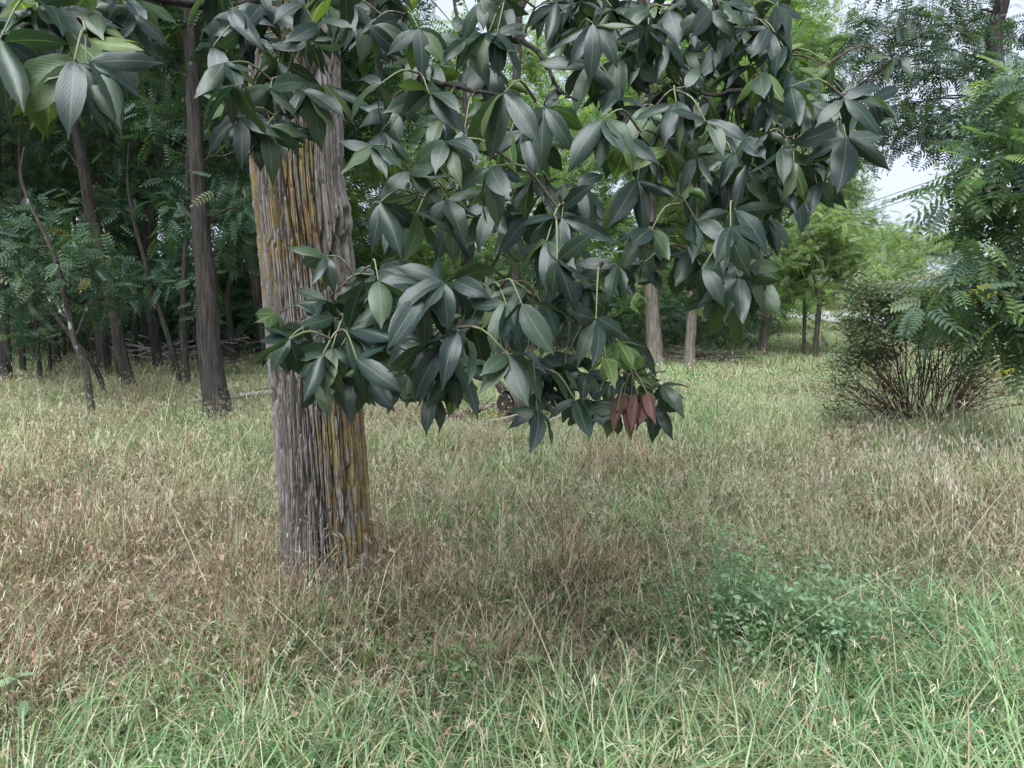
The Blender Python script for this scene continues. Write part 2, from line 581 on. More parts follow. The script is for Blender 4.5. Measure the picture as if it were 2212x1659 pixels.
def tuft(mb, kind, r, ox=0.0, oy=0.0, s=1.0, wd=1.0):
    """adds one tuft to a patch"""
    mi = MI.get(kind, 0)
    if kind == "green":
        for _ in range(20):
            az = r.uniform(0, 6.28)
            q = r.uniform(0, 0.09)
            b = (ox + q * math.cos(az * 3), oy + q * math.sin(az * 3), -0.02)
            blade(mb, b, az, r.uniform(0.05, 0.6), r.uniform(0.12, 0.36) * s, r.uniform(0.0045, 0.010) * wd, r.uniform(0.8, 2.6), r.random() * 0.65, seg=3, mi=mi)
        for _ in range(4):
            az = r.uniform(0, 6.28)
            blade(mb, (ox + r.uniform(-.08, .08), oy + r.uniform(-.08, .08), -0.02), az, r.uniform(0.2, 1.0), r.uniform(0.15, 0.3) * s, 0.004 * wd, r.uniform(0.5, 2.0), 0.99, seg=3, mi=mi)
    elif kind == "straw":
        for _ in range(8):
            az = r.uniform(0, 6.28)
            b = (ox + r.uniform(-.1, .1), oy + r.uniform(-.1, .1), -0.02)
            rn = r.random() * 0.6
            e, a, d = blade(mb, b, az, r.uniform(0.03, 0.55), r.uniform(0.22, 0.44) * s, r.uniform(0.0024, 0.004) * wd, r.uniform(0.5, 2.2), rn, seg=3, mi=mi)
            for k in range(3):      # drooping spikelets at the tip
                az2 = az + r.uniform(-0.9, 0.9)
                off = -d * 0.012 * k * math.sin(a) - np.array([0, 0, 0.012 * k * math.cos(a)])
                blade(mb, e + off, az2, min(a, 2.0) + r.uniform(-0.8, 0.4), r.uniform(0.02, 0.045), 0.0030 * wd, 0.9, min(rn + r.uniform(0.1, 0.4), 0.99), seg=2, mi=mi)
        for _ in range(16):
            az = r.uniform(0, 6.28)
            b = (ox + r.uniform(-.1, .1), oy + r.uniform(-.1, .1), -0.02)
            blade(mb, b, az, r.uniform(0.1, 0.9), r.uniform(0.16, 0.40) * s, r.uniform(0.0028, 0.0048) * wd, r.uniform(1.0, 3.0), r.random(), seg=3, mi=mi, curl=r.uniform(-.4, .4))
    elif kind == "brown":
        for _ in range(24):
            az = r.uniform(0, 6.28)
            b = (ox + r.uniform(-.1, .1), oy + r.uniform(-.1, .1), -0.02)
            rn = r.random() * 0.7
            e, a, d = blade(mb, b, az, r.uniform(0.0, 0.6), r.uniform(0.12, 0.40) * s, r.uniform(0.003, 0.005) * wd, r.uniform(0.4, 2.4), rn, seg=3, mi=mi, curl=r.uniform(-.3, .3))
            if r.random() < 0.35:
                for k in range(4):
                    blade(mb, e, az + r.uniform(-1.2, 1.2), min(a, 2.2) + r.uniform(-0.8, 0.5), r.uniform(0.02, 0.04), 0.004 * wd, 1.0, rn + 0.3, seg=2, mi=mi)
    elif kind == "stalk":             # tall brome with a nodding open head of pale spikelets
        for _ in range(3):
            az = r.uniform(0, 6.28)
            e, a, d = blade(mb, (r.uniform(-.06, .06), r.uniform(-.06, .06), -0.02), az, r.uniform(0.02, 0.25), r.uniform(0.45, 0.62), 0.003, r.uniform(0.3, 0.9), 0.2, seg=5)
            for k in range(16):
                az2 = az + r.uniform(-1.5, 1.5)
                off = -d * 0.012 * k * math.sin(a) - np.array([0, 0, 0.011 * k * math.cos(a)])
                ln = r.uniform(0.03, 0.06)
                e2, a2, d2 = blade(mb, e + off, az2, r.uniform(0.5, 1.6), ln, 0.0012, 1.2, 0.3, seg=2)
                blade(mb, e2, az2, a2 + 0.4, r.uniform(0.025, 0.04), 0.0045, 0.3, r.random(), seg=2)
    elif kind == "strands":           # long fallen stems that cross the sward
        for _ in range(3):
            az = r.uniform(0, 6.28)
            blade(mb, (r.uniform(-.1, .1), r.uniform(-.1, .1), 0.0), az, r.uniform(0.5, 1.15), r.uniform(0.5, 0.85), 0.0032, r.uniform(0.2, 0.7), r.random(), seg=5)


def patch(seed, mix, n, rad, s, wd):
    r = random.Random(seed)
    mb = MB()
    for _ in range(n):
        q, t = rad * math.sqrt(r.random()), r.uniform(0, 6.28)
        u_ = r.random()
        kd = "green" if u_ < mix[0] else ("straw" if u_ < mix[0] + mix[1] else "brown")
        tuft(mb, kd, r, q * math.cos(t), q * math.sin(t), s * r.uniform(0.8, 1.2), wd)
    return mb.mesh("sward", [M["g_green"], M["g_straw"], M["g_brown"]])


MIXES = [(0.22, 0.73, 0.05), (0.48, 0.46, 0.06), (0.76, 0.17, 0.07), (0.2, 0.48, 0.32), (0.16, 0.26, 0.58)]
for q, mx_ in enumerate(MIXES):
    scatter_tree("near%d" % q, [template("near_sward", patch(100 + 10 * q + i, mx_, 46, 0.26, 1.12, 1.0)) for i in range(3)])
    scatter_tree("mid%d" % q, [template("mid_sward", patch(200 + 10 * q + i, mx_, 46, 0.34, 1.08, 1.15)) for i in range(3)])
    scatter_tree("far%d" % q, [template("far_sward", patch(300 + 10 * q + i, mx_, 48, 0.62, 0.50, 2.0)) for i in range(2)])
for kind in ("stalk", "strands"):
    ts = []
    for i in range(4):
        mb = MB()
        tuft(mb, kind, random.Random(i + 5))
        ts.append(template(kind + "_template", mb.mesh(kind, [M["g_pale"] if kind == "stalk" else M["g_straw"]])))
    scatter_tree(kind, ts)

sm = lambda e0, e1, v: np.clip((v - e0) / (e1 - e0), 0, 1) ** 2 * (3 - 2 * np.clip((v - e0) / (e1 - e0), 0, 1))
LABS = ["straw coloured dry grass with drooping seed heads", "mixed green and straw grass of the meadow", "mostly green grass of the meadow",
        "straw grass mottled with withered brown", "withered reddish brown grass"]
NAMES = ["straw_grass", "mixed_grass", "green_grass", "mottled_grass", "brown_grass"]
PLACE = {"near": ", nearest part up to the big trunk", "mid": ", middle distance beyond the big trunk", "far": ", far part out to the trees and path"}
for band, y0, y1, cell in (("near", 1.3, 4.6, 0.32), ("mid", 4.6, 10.5, 0.42), ("far", 10.5, 31, 0.72)):
    X_, Y_ = [], []
    y = y0
    while y < y1:
        hw = 0.72 * y + 1.2
        k = int(2 * hw / cell) + 1
        X_.append(np.linspace(-hw, hw, k) + rng.uniform(-0.45, 0.45, k) * cell)
        Y_.append(y + rng.uniform(-0.45, 0.45, k) * cell)
        y += cell
    GX, GY = np.concatenate(X_), np.concatenate(Y_)
    n1_, n2_, n3_ = wnoise(GX, GY, 0.9, 1), wnoise(GX, GY, 2.3, 2), wnoise(GX, GY, 0.4, 5)
    yj = GY + (n1_ - 0.5) * 0.7 + (n2_ - 0.5) * 0.4
    near_green = 1 - sm(2.15, 2.6, yj + 0.06 * np.clip(-GX, 0, 3) - 0.34 * np.clip(GX + 0.5, 0, 1.3))
    right_ = sm(0.2, 1.0, GX)
    brownz = sm(2.0, 2.4, yj) * (1 - sm(3.9, 4.8, yj)) * (1 - 0.93 * sm(-0.35, 0.25, GX))
    far = sm(6.2, 9.5, GY + 2.0 * (n3_ - 0.5) + 1.0 * np.clip(GX, -1.5, 1))
    leftw = sm(0.5, 3.0, -GX)
    wg = 0.22 + 4.0 * near_green + 0.35 * right_ * (1 - far) + 0.35 * sm(4.0, 6.0, GY) + 2.4 * sm(0.5, 0.72, n1_) * (0.55 + 0.45 * right_) + far * (2.0 * (1 - leftw) + 0.35) + 3.0 * sm(12, 16, GY)
    wb = 0.05 + 1.9 * brownz * (0.25 + 1.3 * n2_) + 1.5 * sm(0.56, 0.72, n2_) * (1 - far) * (1 - near_green) * (1 - 0.4 * right_)
    ws = 0.22 + 0.95 * sm(3.2, 5.0, GY) + 0.45 * right_ * (1 - near_green)
    tot = wg + wb + ws
    W3 = np.stack([wg, ws, wb], 1) / tot[:, None]
    W3 += rng.normal(0, 0.15, W3.shape)
    dist = np.linalg.norm(W3[:, None, :] - np.array(MIXES)[None], axis=2)
    kind = np.argmin(dist, 1)
    ok = np.ones(len(GX), bool)
    dpath = np.min(np.hypot(GX[:, None] - pl[None, :, 0], GY[:, None] - pl[None, :, 1]), axis=1)
    ok &= dpath > wid + 0.3
    for q in range(5):
        s = (kind == q) & ok
        n = int(s.sum())
        if n == 0:
            continue
        sc = rng.uniform(0.88, 1.12, n)
        lg = np.exp(-((GX[s] - 0.05) / 0.9) ** 2 - ((GY[s] - 7.4) / 1.1) ** 2)
        hz = sc * (1 - 0.5 * lg) * (1 - 0.35 * sm(6.5, 9.5, GY[s])) if band == "mid" else sc
        hz = hz * np.where(rng.random(n) < 0.18, rng.uniform(1.15, 1.5, n), rng.uniform(0.8, 1.1, n))
        sc = np.stack([sc, sc, hz], 1)
        tag(scatter(NAMES[q], band + str(q), np.stack([GX[s], GY[s], np.zeros(n)], 1), np.stack([np.zeros(n), np.zeros(n), rng.uniform(0, 6.28, n)], 1), sc), LABS[q] + PLACE[band], "grass", None, "stuff")

# taller withered grass round the foot of the trunk
an = np.linspace(0, 2 * math.pi, 16, endpoint=False) + rng.uniform(-.2, .2, 16)
pos = np.stack([-0.77 + 0.40 * np.cos(an), 3.2 + 0.38 * np.sin(an), 0 * an], 1)
tag(scatter("brown_grass", "near4", pos, np.stack([0 * an, 0 * an, an * 3], 1), np.stack([0 * an + 0.85, 0 * an + 0.85, rng.uniform(0.95, 1.3, 16)], 1)), "taller withered grass ringing the foot of the big trunk", "grass", None, "stuff")

# long strands and pale nodding heads
n = 900
y = rng.uniform(2.2, 9, n)
x = rng.uniform(-1, 1, n) * (0.7 * y + 0.6)
tag(scatter("fallen_stems", "strands", np.stack([x, y, 0.02 + 0 * x], 1), np.stack([0 * x, 0 * x, rng.uniform(0, 6.28, n)], 1), rng.uniform(0.7, 1.25, n)),
    "long bent dry stems lying across the meadow grass", "grass", None, "stuff")
sp = []
for vx, vy in [(1960, 1120), (2000, 1130), (2080, 1150), (2130, 1170), (2185, 1150), (2050, 1180), (2110, 1230), (2200, 1260), (2160, 1300), (1900, 1100), (1840, 1110), (1780, 1150), (1990, 1230), (1700, 1180),
               (2030, 1110), (2150, 1120), (2200, 1110), (1945, 1075)]:
    sp.append(gnd(vx, vy + 60))
for _ in range(45):
    yy = random.uniform(2.8, 9)
    sp.append(np.array([random.uniform(-1, 1) * 0.68 * yy, yy, 0]))
sp = np.array(sp)
n = len(sp)
sc = rng.uniform(0.6, 1.0, n)
sc[:18] = rng.uniform(0.95, 1.25, 18)
tag(scatter("seed_head_grass", "stalk", sp, np.stack([0 * sc, 0 * sc, rng.uniform(0, 6.28, n)], 1), sc),
    "tall brome stalks with pale nodding seed heads above the meadow", "grass", None, "stuff")

# lush clumps that stand out of the sward
def clump(vx, vy, s, label, n=5):
    g0 = gnd(vx, vy)
    mb = MB()
    for _ in range(n * 26):
        az = random.uniform(0, 6.28)
        q = random.uniform(0, 0.13)
        blade(mb, (q * math.cos(az), q * math.sin(az), -0.02), az + random.uniform(-.5, .5), random.uniform(0.05, 0.55), random.uniform(0.35, 0.62) * s, random.uniform(0.006, 0.011),
              random.uniform(1.5, 2.9), random.random() * 0.6, seg=6)
    o = link("grass_clump", mb.mesh("grass_clump", [M["g_lush"]]), None, (g0[0], g0[1], 0))
    tag(o, label, "grass clump", "lush grass clumps in the meadow")


clump(2175, 1600, 1.0, "large lush clump of broad green blades at the frame's right edge", 7)
clump(1900, 1690, 0.85, "bright green arching grass clump at the bottom edge below the weeds", 5)
clump(830, 1560, 0.7, "small green grass clump in the withered grass before the big trunk", 3)
clump(1130, 1640, 0.6, "low green grass clump at the middle of the bottom edge", 3)

# ------------------------------------------------------------------ leaves of the background trees
def pinnate(mb, o, Rm, ln, pairs, lw, rnd, fine=False, mi=0):
    """a feather-shaped leaf: rachis along local +X, drooping, leaflets to both sides"""
    o = np.asarray(o, float)
    for i in range(pairs + 1):
        t = 0.12 + 0.88 * i / pairs
        c = np.array([t * ln, 0, -0.28 * ln * t * t])
        sz = lw * (1.0 - 0.55 * abs(t - 0.45))
        for s in ((-1, 1) if i < pairs else (0,)):
            a = 1.15 * s
            d = np.array([math.cos(a) * (1 if s == 0 else 0.9), math.sin(a), -0.35])
            d /= np.linalg.norm(d)
            w = np.array([-d[1], d[0], 0.0])
            w /= np.linalg.norm(w)
            up = np.array([0, 0, 0.12])
            if fine:
                pts = [c, c + d * sz * 0.3 + (w + up) * sz * 0.17, c + d * sz * 0.65 + (w + up) * sz * 0.14, c + d * sz, c + d * sz * 0.65 + (up - w) * sz * 0.14, c + d * sz * 0.3 + (up - w) * sz * 0.17]
                F = [(0, 1, 2, 3), (0, 3, 4, 5)]
            else:
                pts = [c, c + d * sz * 0.42 + (w + up) * sz * 0.2, c + d * sz, c + d * sz * 0.42 + (up - w) * sz * 0.2]
                F = [(0, 1, 2), (0, 2, 3)]
            mb.add(o + np.array(pts) @ Rm.T, F, mi, rnd)
    r = 0.0022
    P = np.array([[t * ln, 0, -0.28 * ln * t * t] for t in (0, 0.35, 0.7, 1.0)])
    V = np.concatenate([P + [0, r, 0], P - [0, r, 0]])
    mb.add(o + V @ Rm.T, [(i, i + 1, 4 + i + 1, 4 + i) for i in range(3)], mi, rnd)


def pin_mesh(mk, seed, fine=True, pairs=7, ln=0.36, lw=0.10):
    r = random.Random(seed)
    mb = MB()
    pinnate(mb, (0, 0, 0), rotm(0), ln * r.uniform(0.85, 1.15), pairs + r.randint(-1, 1), lw, 0.0, fine)
    return mb.mesh("pinnate_leaf", [M[mk]], False)


def spray_mesh(mk, seed, n=6, spread=0.22):
    r = random.Random(seed)
    mb = MB()
    for i in range(n):
        o = [r.uniform(-spread, spread) for _ in range(3)]
        pinnate(mb, o, rotm(r.uniform(0, 6.28), r.uniform(-.4, .4), r.uniform(-0.4, 0.5)), r.uniform(0.24, 0.36), 6, 0.095, r.random() * 0.5)
    return mb.mesh("leaf_spray", [M[mk]], False)


for mk in ("pin_dark", "pin_light", "pin_mid", "pin_lime", "pin_walnut"):
    scatter_tree(mk, [template(mk + "_template", pin_mesh(mk, 3 * i)) for i in range(4)])
    scatter_tree(mk + "_spray", [template(mk + "_spray_template", spray_mesh(mk, 5 * i + 1)) for i in range(5)])
scatter_tree("yellow", [template("yellow_template", pin_mesh("yellow", 1, pairs=4, ln=0.25))])


def blob_points(c, r, n, flat=0.75):
    d = rng.normal(size=(n, 3))
    d /= np.linalg.norm(d, axis=1)[:, None]
    q = rng.random(n) ** 0.45
    return np.asarray(c) + d * (q * r)[:, None] * np.array([1, 1, flat]), d


def leaf_rot(d, n, droop=0.3, jit=0.6):
    az = np.arctan2(d[:, 1], d[:, 0]) + rng.normal(0, 0.7, n)
    return np.stack([rng.normal(0, jit, n), rng.normal(droop, jit, n), az], 1)


def make_tree(name, label, cat, trunk, blobs, bark="bark_wood", leaf="pin_dark_spray", per=26, group=None, top=None, ext=0.0, sides=10, limb_r=0.018, lscale=1.0, extra=None):
    """trunk: rows (point, radius); blobs: (centre, radius) foliage clumps, each carried by a limb"""
    base = np.array(trunk[0][0], float)
    root = empty(name, (base[0], base[1], 0))
    tag(root, label, cat, group)
    rows = [np.r_[p_, r_] for p_, r_ in trunk]
    if ext > 0:
        a, b = rows[-2], rows[-1]
        d = unit(b[:3] - a[:3])
        d = unit(d * 0.6 + np.array([0, 0, 0.6]))
        rows.append(np.r_[b[:3] + d * ext * 0.5, b[3] * 0.75])
        rows.append(np.r_[b[:3] + d * ext + np.array([0.1, 0, 0]), b[3] * 0.4])
    S = spline(rows, max(40 if rows[0][3] > 0.05 else 16, 5 * len(rows)))
    if rows[0][3] > 0.05:
        sides = 18
        S[2:-1, :2] += np.cumsum(rng.normal(0, 0.006, (len(S) - 3, 2)), axis=0) * 0.6
    S[:, 3] = np.clip(S[:, 3], 0.004, 1)
    if S[0, 3] > 0.05:          # root flare
        S[:, 3] *= 1 + 0.35 * np.exp(-np.clip(S[:, 2], 0, None) / 0.12)
    off = np.array([base[0], base[1], 0])
    S[0, 2] = -0.08
    mb = MB()
    tube(mb, S[:, :3] - off, S[:, 3], sides, rough=0.03, ridge=0.09 if sides > 12 else 0.05)
    link("trunk", mb.mesh("trunk", [M[bark]]), root)
    P, D = [], []
    for c, r in blobs:
        c = np.asarray(c, float)
        dz = np.linalg.norm(S[:, :3] - (c + np.array([0, 0, -0.35 * np.hypot(*(S[:, :2] - c[:2]).T).min()])), axis=1)
        j = int(np.argmin(dz))
        j = max(j, len(S) // 4)
        s0 = S[j, :3]
        mid = (s0 + c) / 2 + np.array([rng.normal(0, 0.06), rng.normal(0, 0.06), 0.08 * np.linalg.norm(c - s0)])
        rr = min(limb_r, S[j, 3] * 0.6)
        Q = spline([np.r_[s0, rr], np.r_[mid, rr * 0.7], np.r_[c, rr * 0.3]], 8)
        Q[1:-1, :3] += rng.normal(0, 0.02, (6, 3))
        mb = MB()
        tube(mb, Q[:, :3] - off, np.clip(Q[:, 3], 0.003, 1), 6)
        for _ in range(5):
            e, dd = blob_points(c, r * 0.9, 1)
            Q2 = spline([Q[-3, :3], (Q[-2, :3] + e[0]) / 2 + rng.normal(0, 0.03, 3), e[0]], 4)
            tube(mb, Q2 - off, np.linspace(rr * 0.3, 0.003, 4), 4, cap=False)
        link("limb", mb.mesh("limb", [M[bark]]), root)
        k = int(per * r ** 2 / 0.36 + 3)
        pp, dd = blob_points(c, r, k)
        P.append(pp)
        D.append(dd)
    if P:
        P, D = np.concatenate(P), np.concatenate(D)
        n = len(P)
        o = scatter("crown", leaf, P - off, leaf_rot(D, n), rng.uniform(0.7, 1.15, n) * lscale, root)
        tag(o, kind="stuff")
    return root, S


def VT(rows, Y):
    """trunk rows from (frame x, frame y, width) at distance Y"""
    return [(at(x, y, Y), 0.5 * w * Y / FPX) for x, y, w in rows]


def VB(rows, Y, dy=0.6):
    return [(at(x, y, Y + random.uniform(-dy, dy)), r) for x, y, r in rows]


# ------------------------------------------------------------------ the wood behind the big trunk
def gy(vx, vy):
    return gnd(vx, vy)[1]


WOOD = "trees of the dark wood"
wood = [
    # rows of (x, y, width), extension above, foliage, bark, label
    ([(478, 932, 58), (468, 850, 50), (455, 760, 46), (448, 600, 38), (432, 400, 30), (418, 160, 24), (410, 0, 20)], 3.0,
     [(470, 480, .5), (380, 60, .7), (480, 90, .7), (540, 440, .4), (420, -120, .9), (500, 420, .35), (520, 530, .3), (390, 430, .35), (470, 300, .5), (540, 250, .5), (335, 250, .25), (350, 150, .3), (560, 330, .25)], "bark_wood", "thick dark furrowed tree standing nearest behind the lichen covered trunk"),
    ([(203, 932, 14), (195, 870, 15), (185, 800, 15), (163, 745, 13), (150, 690, 11), (120, 560, 9), (60, 430, 7)], 0.5,
     [(120, 600, .45), (60, 640, .35), (190, 570, .45), (110, 500, .4), (230, 640, .35), (60, 540, .35)], "bark_wood_lichen", "slim leaning tree with pale lichen spots, closest in the wood"),
    ([(230, 868, 9), (215, 815, 10), (190, 770, 10), (160, 735, 9), (110, 670, 8), (20, 560, 7)], 0.4, [(60, 720, .3), (20, 500, .5)], "bark_wood", "thin crooked sapling curving behind the lichen spotted one"),
    ([(282, 852, 27), (268, 780, 23), (255, 700, 22), (225, 560, 22), (200, 460, 22), (180, 350, 20), (157, 233, 18), (130, 60, 15)], 3.0,
     [(130, 330, .6), (250, 300, .6), (80, 180, .8), (230, 120, .8), (300, 220, .6), (160, -60, 1.0)], "bark_wood", "long tree leaning to the frame's edge, rising through the whole wood"),
    ([(230, 818, 27), (222, 740, 26), (216, 650, 24), (212, 500, 22), (225, 330, 19), (240, 150, 15)], 3.0, [(260, 420, .6), (180, 450, .6), (280, 60, .9), (200, 260, .7)], "bark_wood", "upright mid sized tree behind the long leaning one"),
    ([(342, 802, 18), (334, 740, 19), (324, 690, 19), (312, 600, 18), (318, 450, 16), (340, 280, 13)], 3.0, [(330, 560, .6), (280, 540, .5), (350, 380, .7), (390, 480, .5), (340, 220, .8)], "bark_wood", "straight tree rising beside the pile of pale sticks"),
    ([(395, 852, 13), (383, 800, 14), (368, 745, 13), (345, 670, 11), (320, 590, 10), (290, 480, 8)], 1.0, [(330, 620, .4), (290, 610, .4), (250, 450, .45)], "bark_wood", "slanting slim tree, one of a close pair by the thick dark tree"),
    ([(408, 852, 15), (400, 780, 15), (396, 700, 14), (398, 600, 12), (405, 480, 10)], 2.0, [(400, 640, .45), (440, 560, .4), (380, 560, .45), (400, 430, .5)], "bark_wood", "upright slim tree of the close pair by the thick dark tree"),
    ([(437, 838, 7), (428, 760, 8), (418, 660, 7), (400, 560, 6)], 1.0, [(430, 700, .3)], "bark_wood", "very thin stem beside the thick dark tree"),
    ([(12, 832, 24), (10, 740, 22), (3, 640, 21), (-8, 500, 19), (-10, 300, 15)], 3.0, [(30, 400, .6), (20, 250, .8), (60, 90, .9)], "bark_wood", "dark tree at the frame's left edge of the wood"),
    ([(50, 808, 13), (46, 740, 13), (42, 640, 12), (36, 480, 10)], 3.0, [(60, 380, .6), (50, 560, .5)], "bark_wood", "slender upright tree next to the edge tree"),
    ([(92, 842, 10), (84, 780, 10), (76, 700, 9), (60, 560, 8)], 2.0, [(90, 680, .35), (70, 470, .5)], "bark_wood", "thin tree standing in the green patch of the wood floor"),
    ([(110, 812, 8), (106, 740, 8), (104, 640, 7), (110, 500, 6)], 2.0, [(110, 460, .5)], "bark_wood", "thin straight tree behind the one in the green patch"),
    ([(258, 842, 5), (250, 780, 6), (242, 700, 5), (230, 600, 4)], 0.8, [(240, 660, .3)], "bark_wood", "twig thin sapling leaning before the upright mid sized tree"),
    ([(540, 766, 11), (541, 700, 11), (545, 600, 10), (540, 420, 9)], 3.0, [(540, 640, .4), (550, 340, .6), (520, 560, .4)], "bark_wood", "thin upright tree showing close to the big trunk's edge"),
    ([(504, 790, 12), (498, 720, 13), (492, 640, 13), (510, 560, 11), (530, 430, 9)], 2.0, [(530, 400, .5), (500, 300, .6)], "bark_wood", "forked slim tree behind the thick dark tree"),
]
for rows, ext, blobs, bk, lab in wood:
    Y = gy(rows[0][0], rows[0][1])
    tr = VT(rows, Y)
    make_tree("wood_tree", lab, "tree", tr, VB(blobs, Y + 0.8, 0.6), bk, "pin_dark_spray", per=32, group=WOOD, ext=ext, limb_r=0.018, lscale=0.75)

# deeper rows of the same wood: thin stems that cannot be told from one another
r2 = random.Random(4)
deep = []
tries = 0
while len(deep) < 58 and tries < 3000:
    tries += 1
    y = r2.uniform(13.5, 23)
    x = r2.uniform(-0.70 * y - 0.5, -0.235 * y)
    if all((x - a) ** 2 + (y - b) ** 2 > 0.45 for a, b in deep):
        deep.append((x, y))
for x, y in deep:
    ln = r2.uniform(-1.8, 1.1)
    h = r2.uniform(6, 9)
    rr = r2.uniform(0.035, 0.10)
    tr = [(np.array([x, y, 0]), rr), (np.array([x + ln * 0.2, y, h * 0.3]), rr * 0.9), (np.array([x + ln * 0.5, y + 0.1, h * 0.65]), rr * 0.75), (np.array([x + ln, y, h]), rr * 0.5)]
    bl = [(np.array([x + ln + r2.uniform(-1, 1), y + r2.uniform(-1, 1), h * r2.uniform(0.62, 1.05)]), r2.uniform(0.8, 1.2)) for _ in range(4)]
    bl += [(np.array([x + r2.uniform(-.7, .7), y + r2.uniform(-.7, .7), r2.uniform(2.2, 4.5)]), r2.uniform(0.4, 0.7)) for _ in range(1)]
    make_tree("wood_tree", "thin dark stem far back in the wood, one of many alike", "tree", tr, bl, "bark_wood", "pin_dark_spray", per=20, group="stems far back in the wood", sides=7, limb_r=0.03, lscale=1.1)

# trees that stand alone in the clearing
solo = [
    ([(1415, 792, 37), (1412, 740, 34), (1408, 650, 30), (1404, 500, 27), (1400, 300, 23), (1398, 50, 18)], 2.0,
     [(1330, 520, .8), (1470, 520, .7), (1300, 300, 1.0), (1480, 330, .9), (1400, 120, 1.1), (1240, 420, .7), (1360, 640, .4)], "bark_pale", "pin_light_spray",
     "grey furrowed tree standing in the clearing below the hanging leaves"),
    ([(1488, 794, 25), (1492, 740, 22), (1498, 650, 20), (1502, 500, 17), (1500, 250, 13)], 2.0,
     [(1560, 560, .7), (1520, 440, .8), (1580, 320, .9), (1530, 150, 1.0), (1610, 620, .4)], "bark_pale", "pin_light_spray", "thinner grey tree with dead wood heaped at its foot"),
    ([(1648, 764, 20), (1651, 720, 18), (1655, 650, 17), (1660, 520, 14), (1672, 300, 11)], 2.5,
     [(1690, 560, .5), (1700, 400, 0.9), (1640, 330, .9), (1740, 250, 1.0), (1690, 120, 1.1), (1770, 100, .9), (1640, 480, .7), (1760, 360, .7), (1600, 200, .8), (1830, 330, .6), (1740, -60, 1.0), (1850, 420, .5), (1835, 360, .55), (1868, 470, .4), (1800, 430, .5)], "bark_pale", "pin_light_spray",
     "tall light green tree beside the path, its trunk leaning slightly"),
    ([(1735, 772, 7), (1737, 720, 7), (1738, 660, 6), (1733, 590, 5)], 0.8, [(1735, 600, .35), (1715, 560, .3)], "bark_wood", "pin_light_spray", "thin stem next to the young yellow green tree"),
    ([(1112, 770, 20), (1112, 640, 19), (1113, 500, 18), (1112, 300, 17), (1112, 180, 16), (1118, 0, 15)], 2.5,
     [(1180, 260, .7), (1040, 260, .7), (1150, 120, .7), (1060, 420, .6), (1200, 420, .6)], "bark_wood_lichen", "pin_light_spray", "slender dark trunk spotted with lichen behind the upper hanging leaves"),
    ([(1000, 775, 12), (1001, 640, 12), (1003, 500, 11), (1005, 300, 10), (1004, 120, 9), (985, 20, 7)], 1.5,
     [(950, 330, .7), (1000, 500, .6), (900, 430, .6), (960, 200, .4)], "bark_wood_lichen", "pin_light_spray", "slender forked grey trunk behind the leaf tips, near the big trunk"),
]
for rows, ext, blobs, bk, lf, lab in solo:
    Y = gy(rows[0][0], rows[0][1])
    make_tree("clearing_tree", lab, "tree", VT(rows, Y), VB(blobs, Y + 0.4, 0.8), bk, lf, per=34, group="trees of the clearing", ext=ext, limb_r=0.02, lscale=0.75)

# the young tree with yellow green crown
Y = gy(1762, 776)
rows = [(1762, 776, 15), (1764, 740, 12), (1768, 690, 11), (1770, 650, 8), (1755, 590, 6), (1745, 520, 4)]
bl = VB([(1700, 560, .45), (1740, 520, .5), (1790, 500, .5), (1840, 530, .5), (1870, 580, .45), (1820, 590, .4), (1720, 610, .4), (1770, 570, .45), (1770, 460, .4), (1810, 470, .4), (1690, 520, .35), (1895, 610, .35),
         (1850, 630, .25), (1720, 470, .35), (1800, 640, .2)], Y, 0.5)
make_tree("young_tree", "young tree with spreading yellow green crown beside the path", "tree", VT(rows, Y), bl, "bark_wood", "pin_lime_spray", per=48, limb_r=0.02, lscale=0.7)

# ------------------------------------------------------------------ tall tree over the upper corner
Y = 8.6
rows = [(2330, 905, 60), (2290, 700, 50), (2215, 400, 42), (2165, 200, 34), (2152, 95, 30), (2160, 20, 26), (2180, -120, 22)]
bl = [(1890, 60), (1960, 30), (2040, 60), (2120, 30), (2190, 60), (1880, 160), (1950, 140), (2030, 150), (2120, 160), (1900, 240), (1970, 230), (2100, 270), (2170, 210), (1890, 290), (1960, 280), (2030, 270), (2090, 290), (1870, 100),
      (2000, -40), (2100, -60), (1920, -60), (2200, 300), (1990, 80), (2080, 110)]
make_tree("walnut_tree", "tall dark leaved tree whose crown fills the upper corner against the sky", "tree", VT(rows, Y), VB([(a, b, random.uniform(0.28, 0.42)) for a, b in bl], Y, 0.9), "bark_wood", "pin_walnut", per=175, limb_r=0.013, lscale=0.62)

# ------------------------------------------------------------------ near tree reaching in from the side
Y = 5.6
rows = [(2420, 1110, 90), (2410, 900, 75), (2400, 600, 60), (2380, 300, 45), (2350, 50, 32)]
bl = [(2190, 170, .2), (2220, 260, .28), (2170, 240, .18), (2140, 320, .22), (2200, 360, .28), (2090, 390, .17), (2130, 410, .22), (2060, 410, .1), (2200, 460, .28), (2110, 480, .2), (2060, 440, .1), (2160, 540, .25), (2220, 600, .3), (2100, 550, .17),
      (2110, 610, .22), (2050, 620, .14), (2010, 650, .11), (1990, 670, .09), (2170, 660, .25), (2090, 670, .18), (2040, 690, .12), (2130, 710, .18), (2200, 720, .2), (2240, 680, .3), (2190, 130, .12), (2240, 560, .3), (2250, 400, .3), (2240, 180, .22)]
blobs = VB(bl, Y, 0.35)
root, S = make_tree("sumac_tree", "tree with long feathery leaves reaching into the frame above the shrub", "tree", VT(rows, Y), [], "bark_wood", "pin_mid")
off = np.array([S[0, 0], S[0, 1], 0])
P, D = [], []
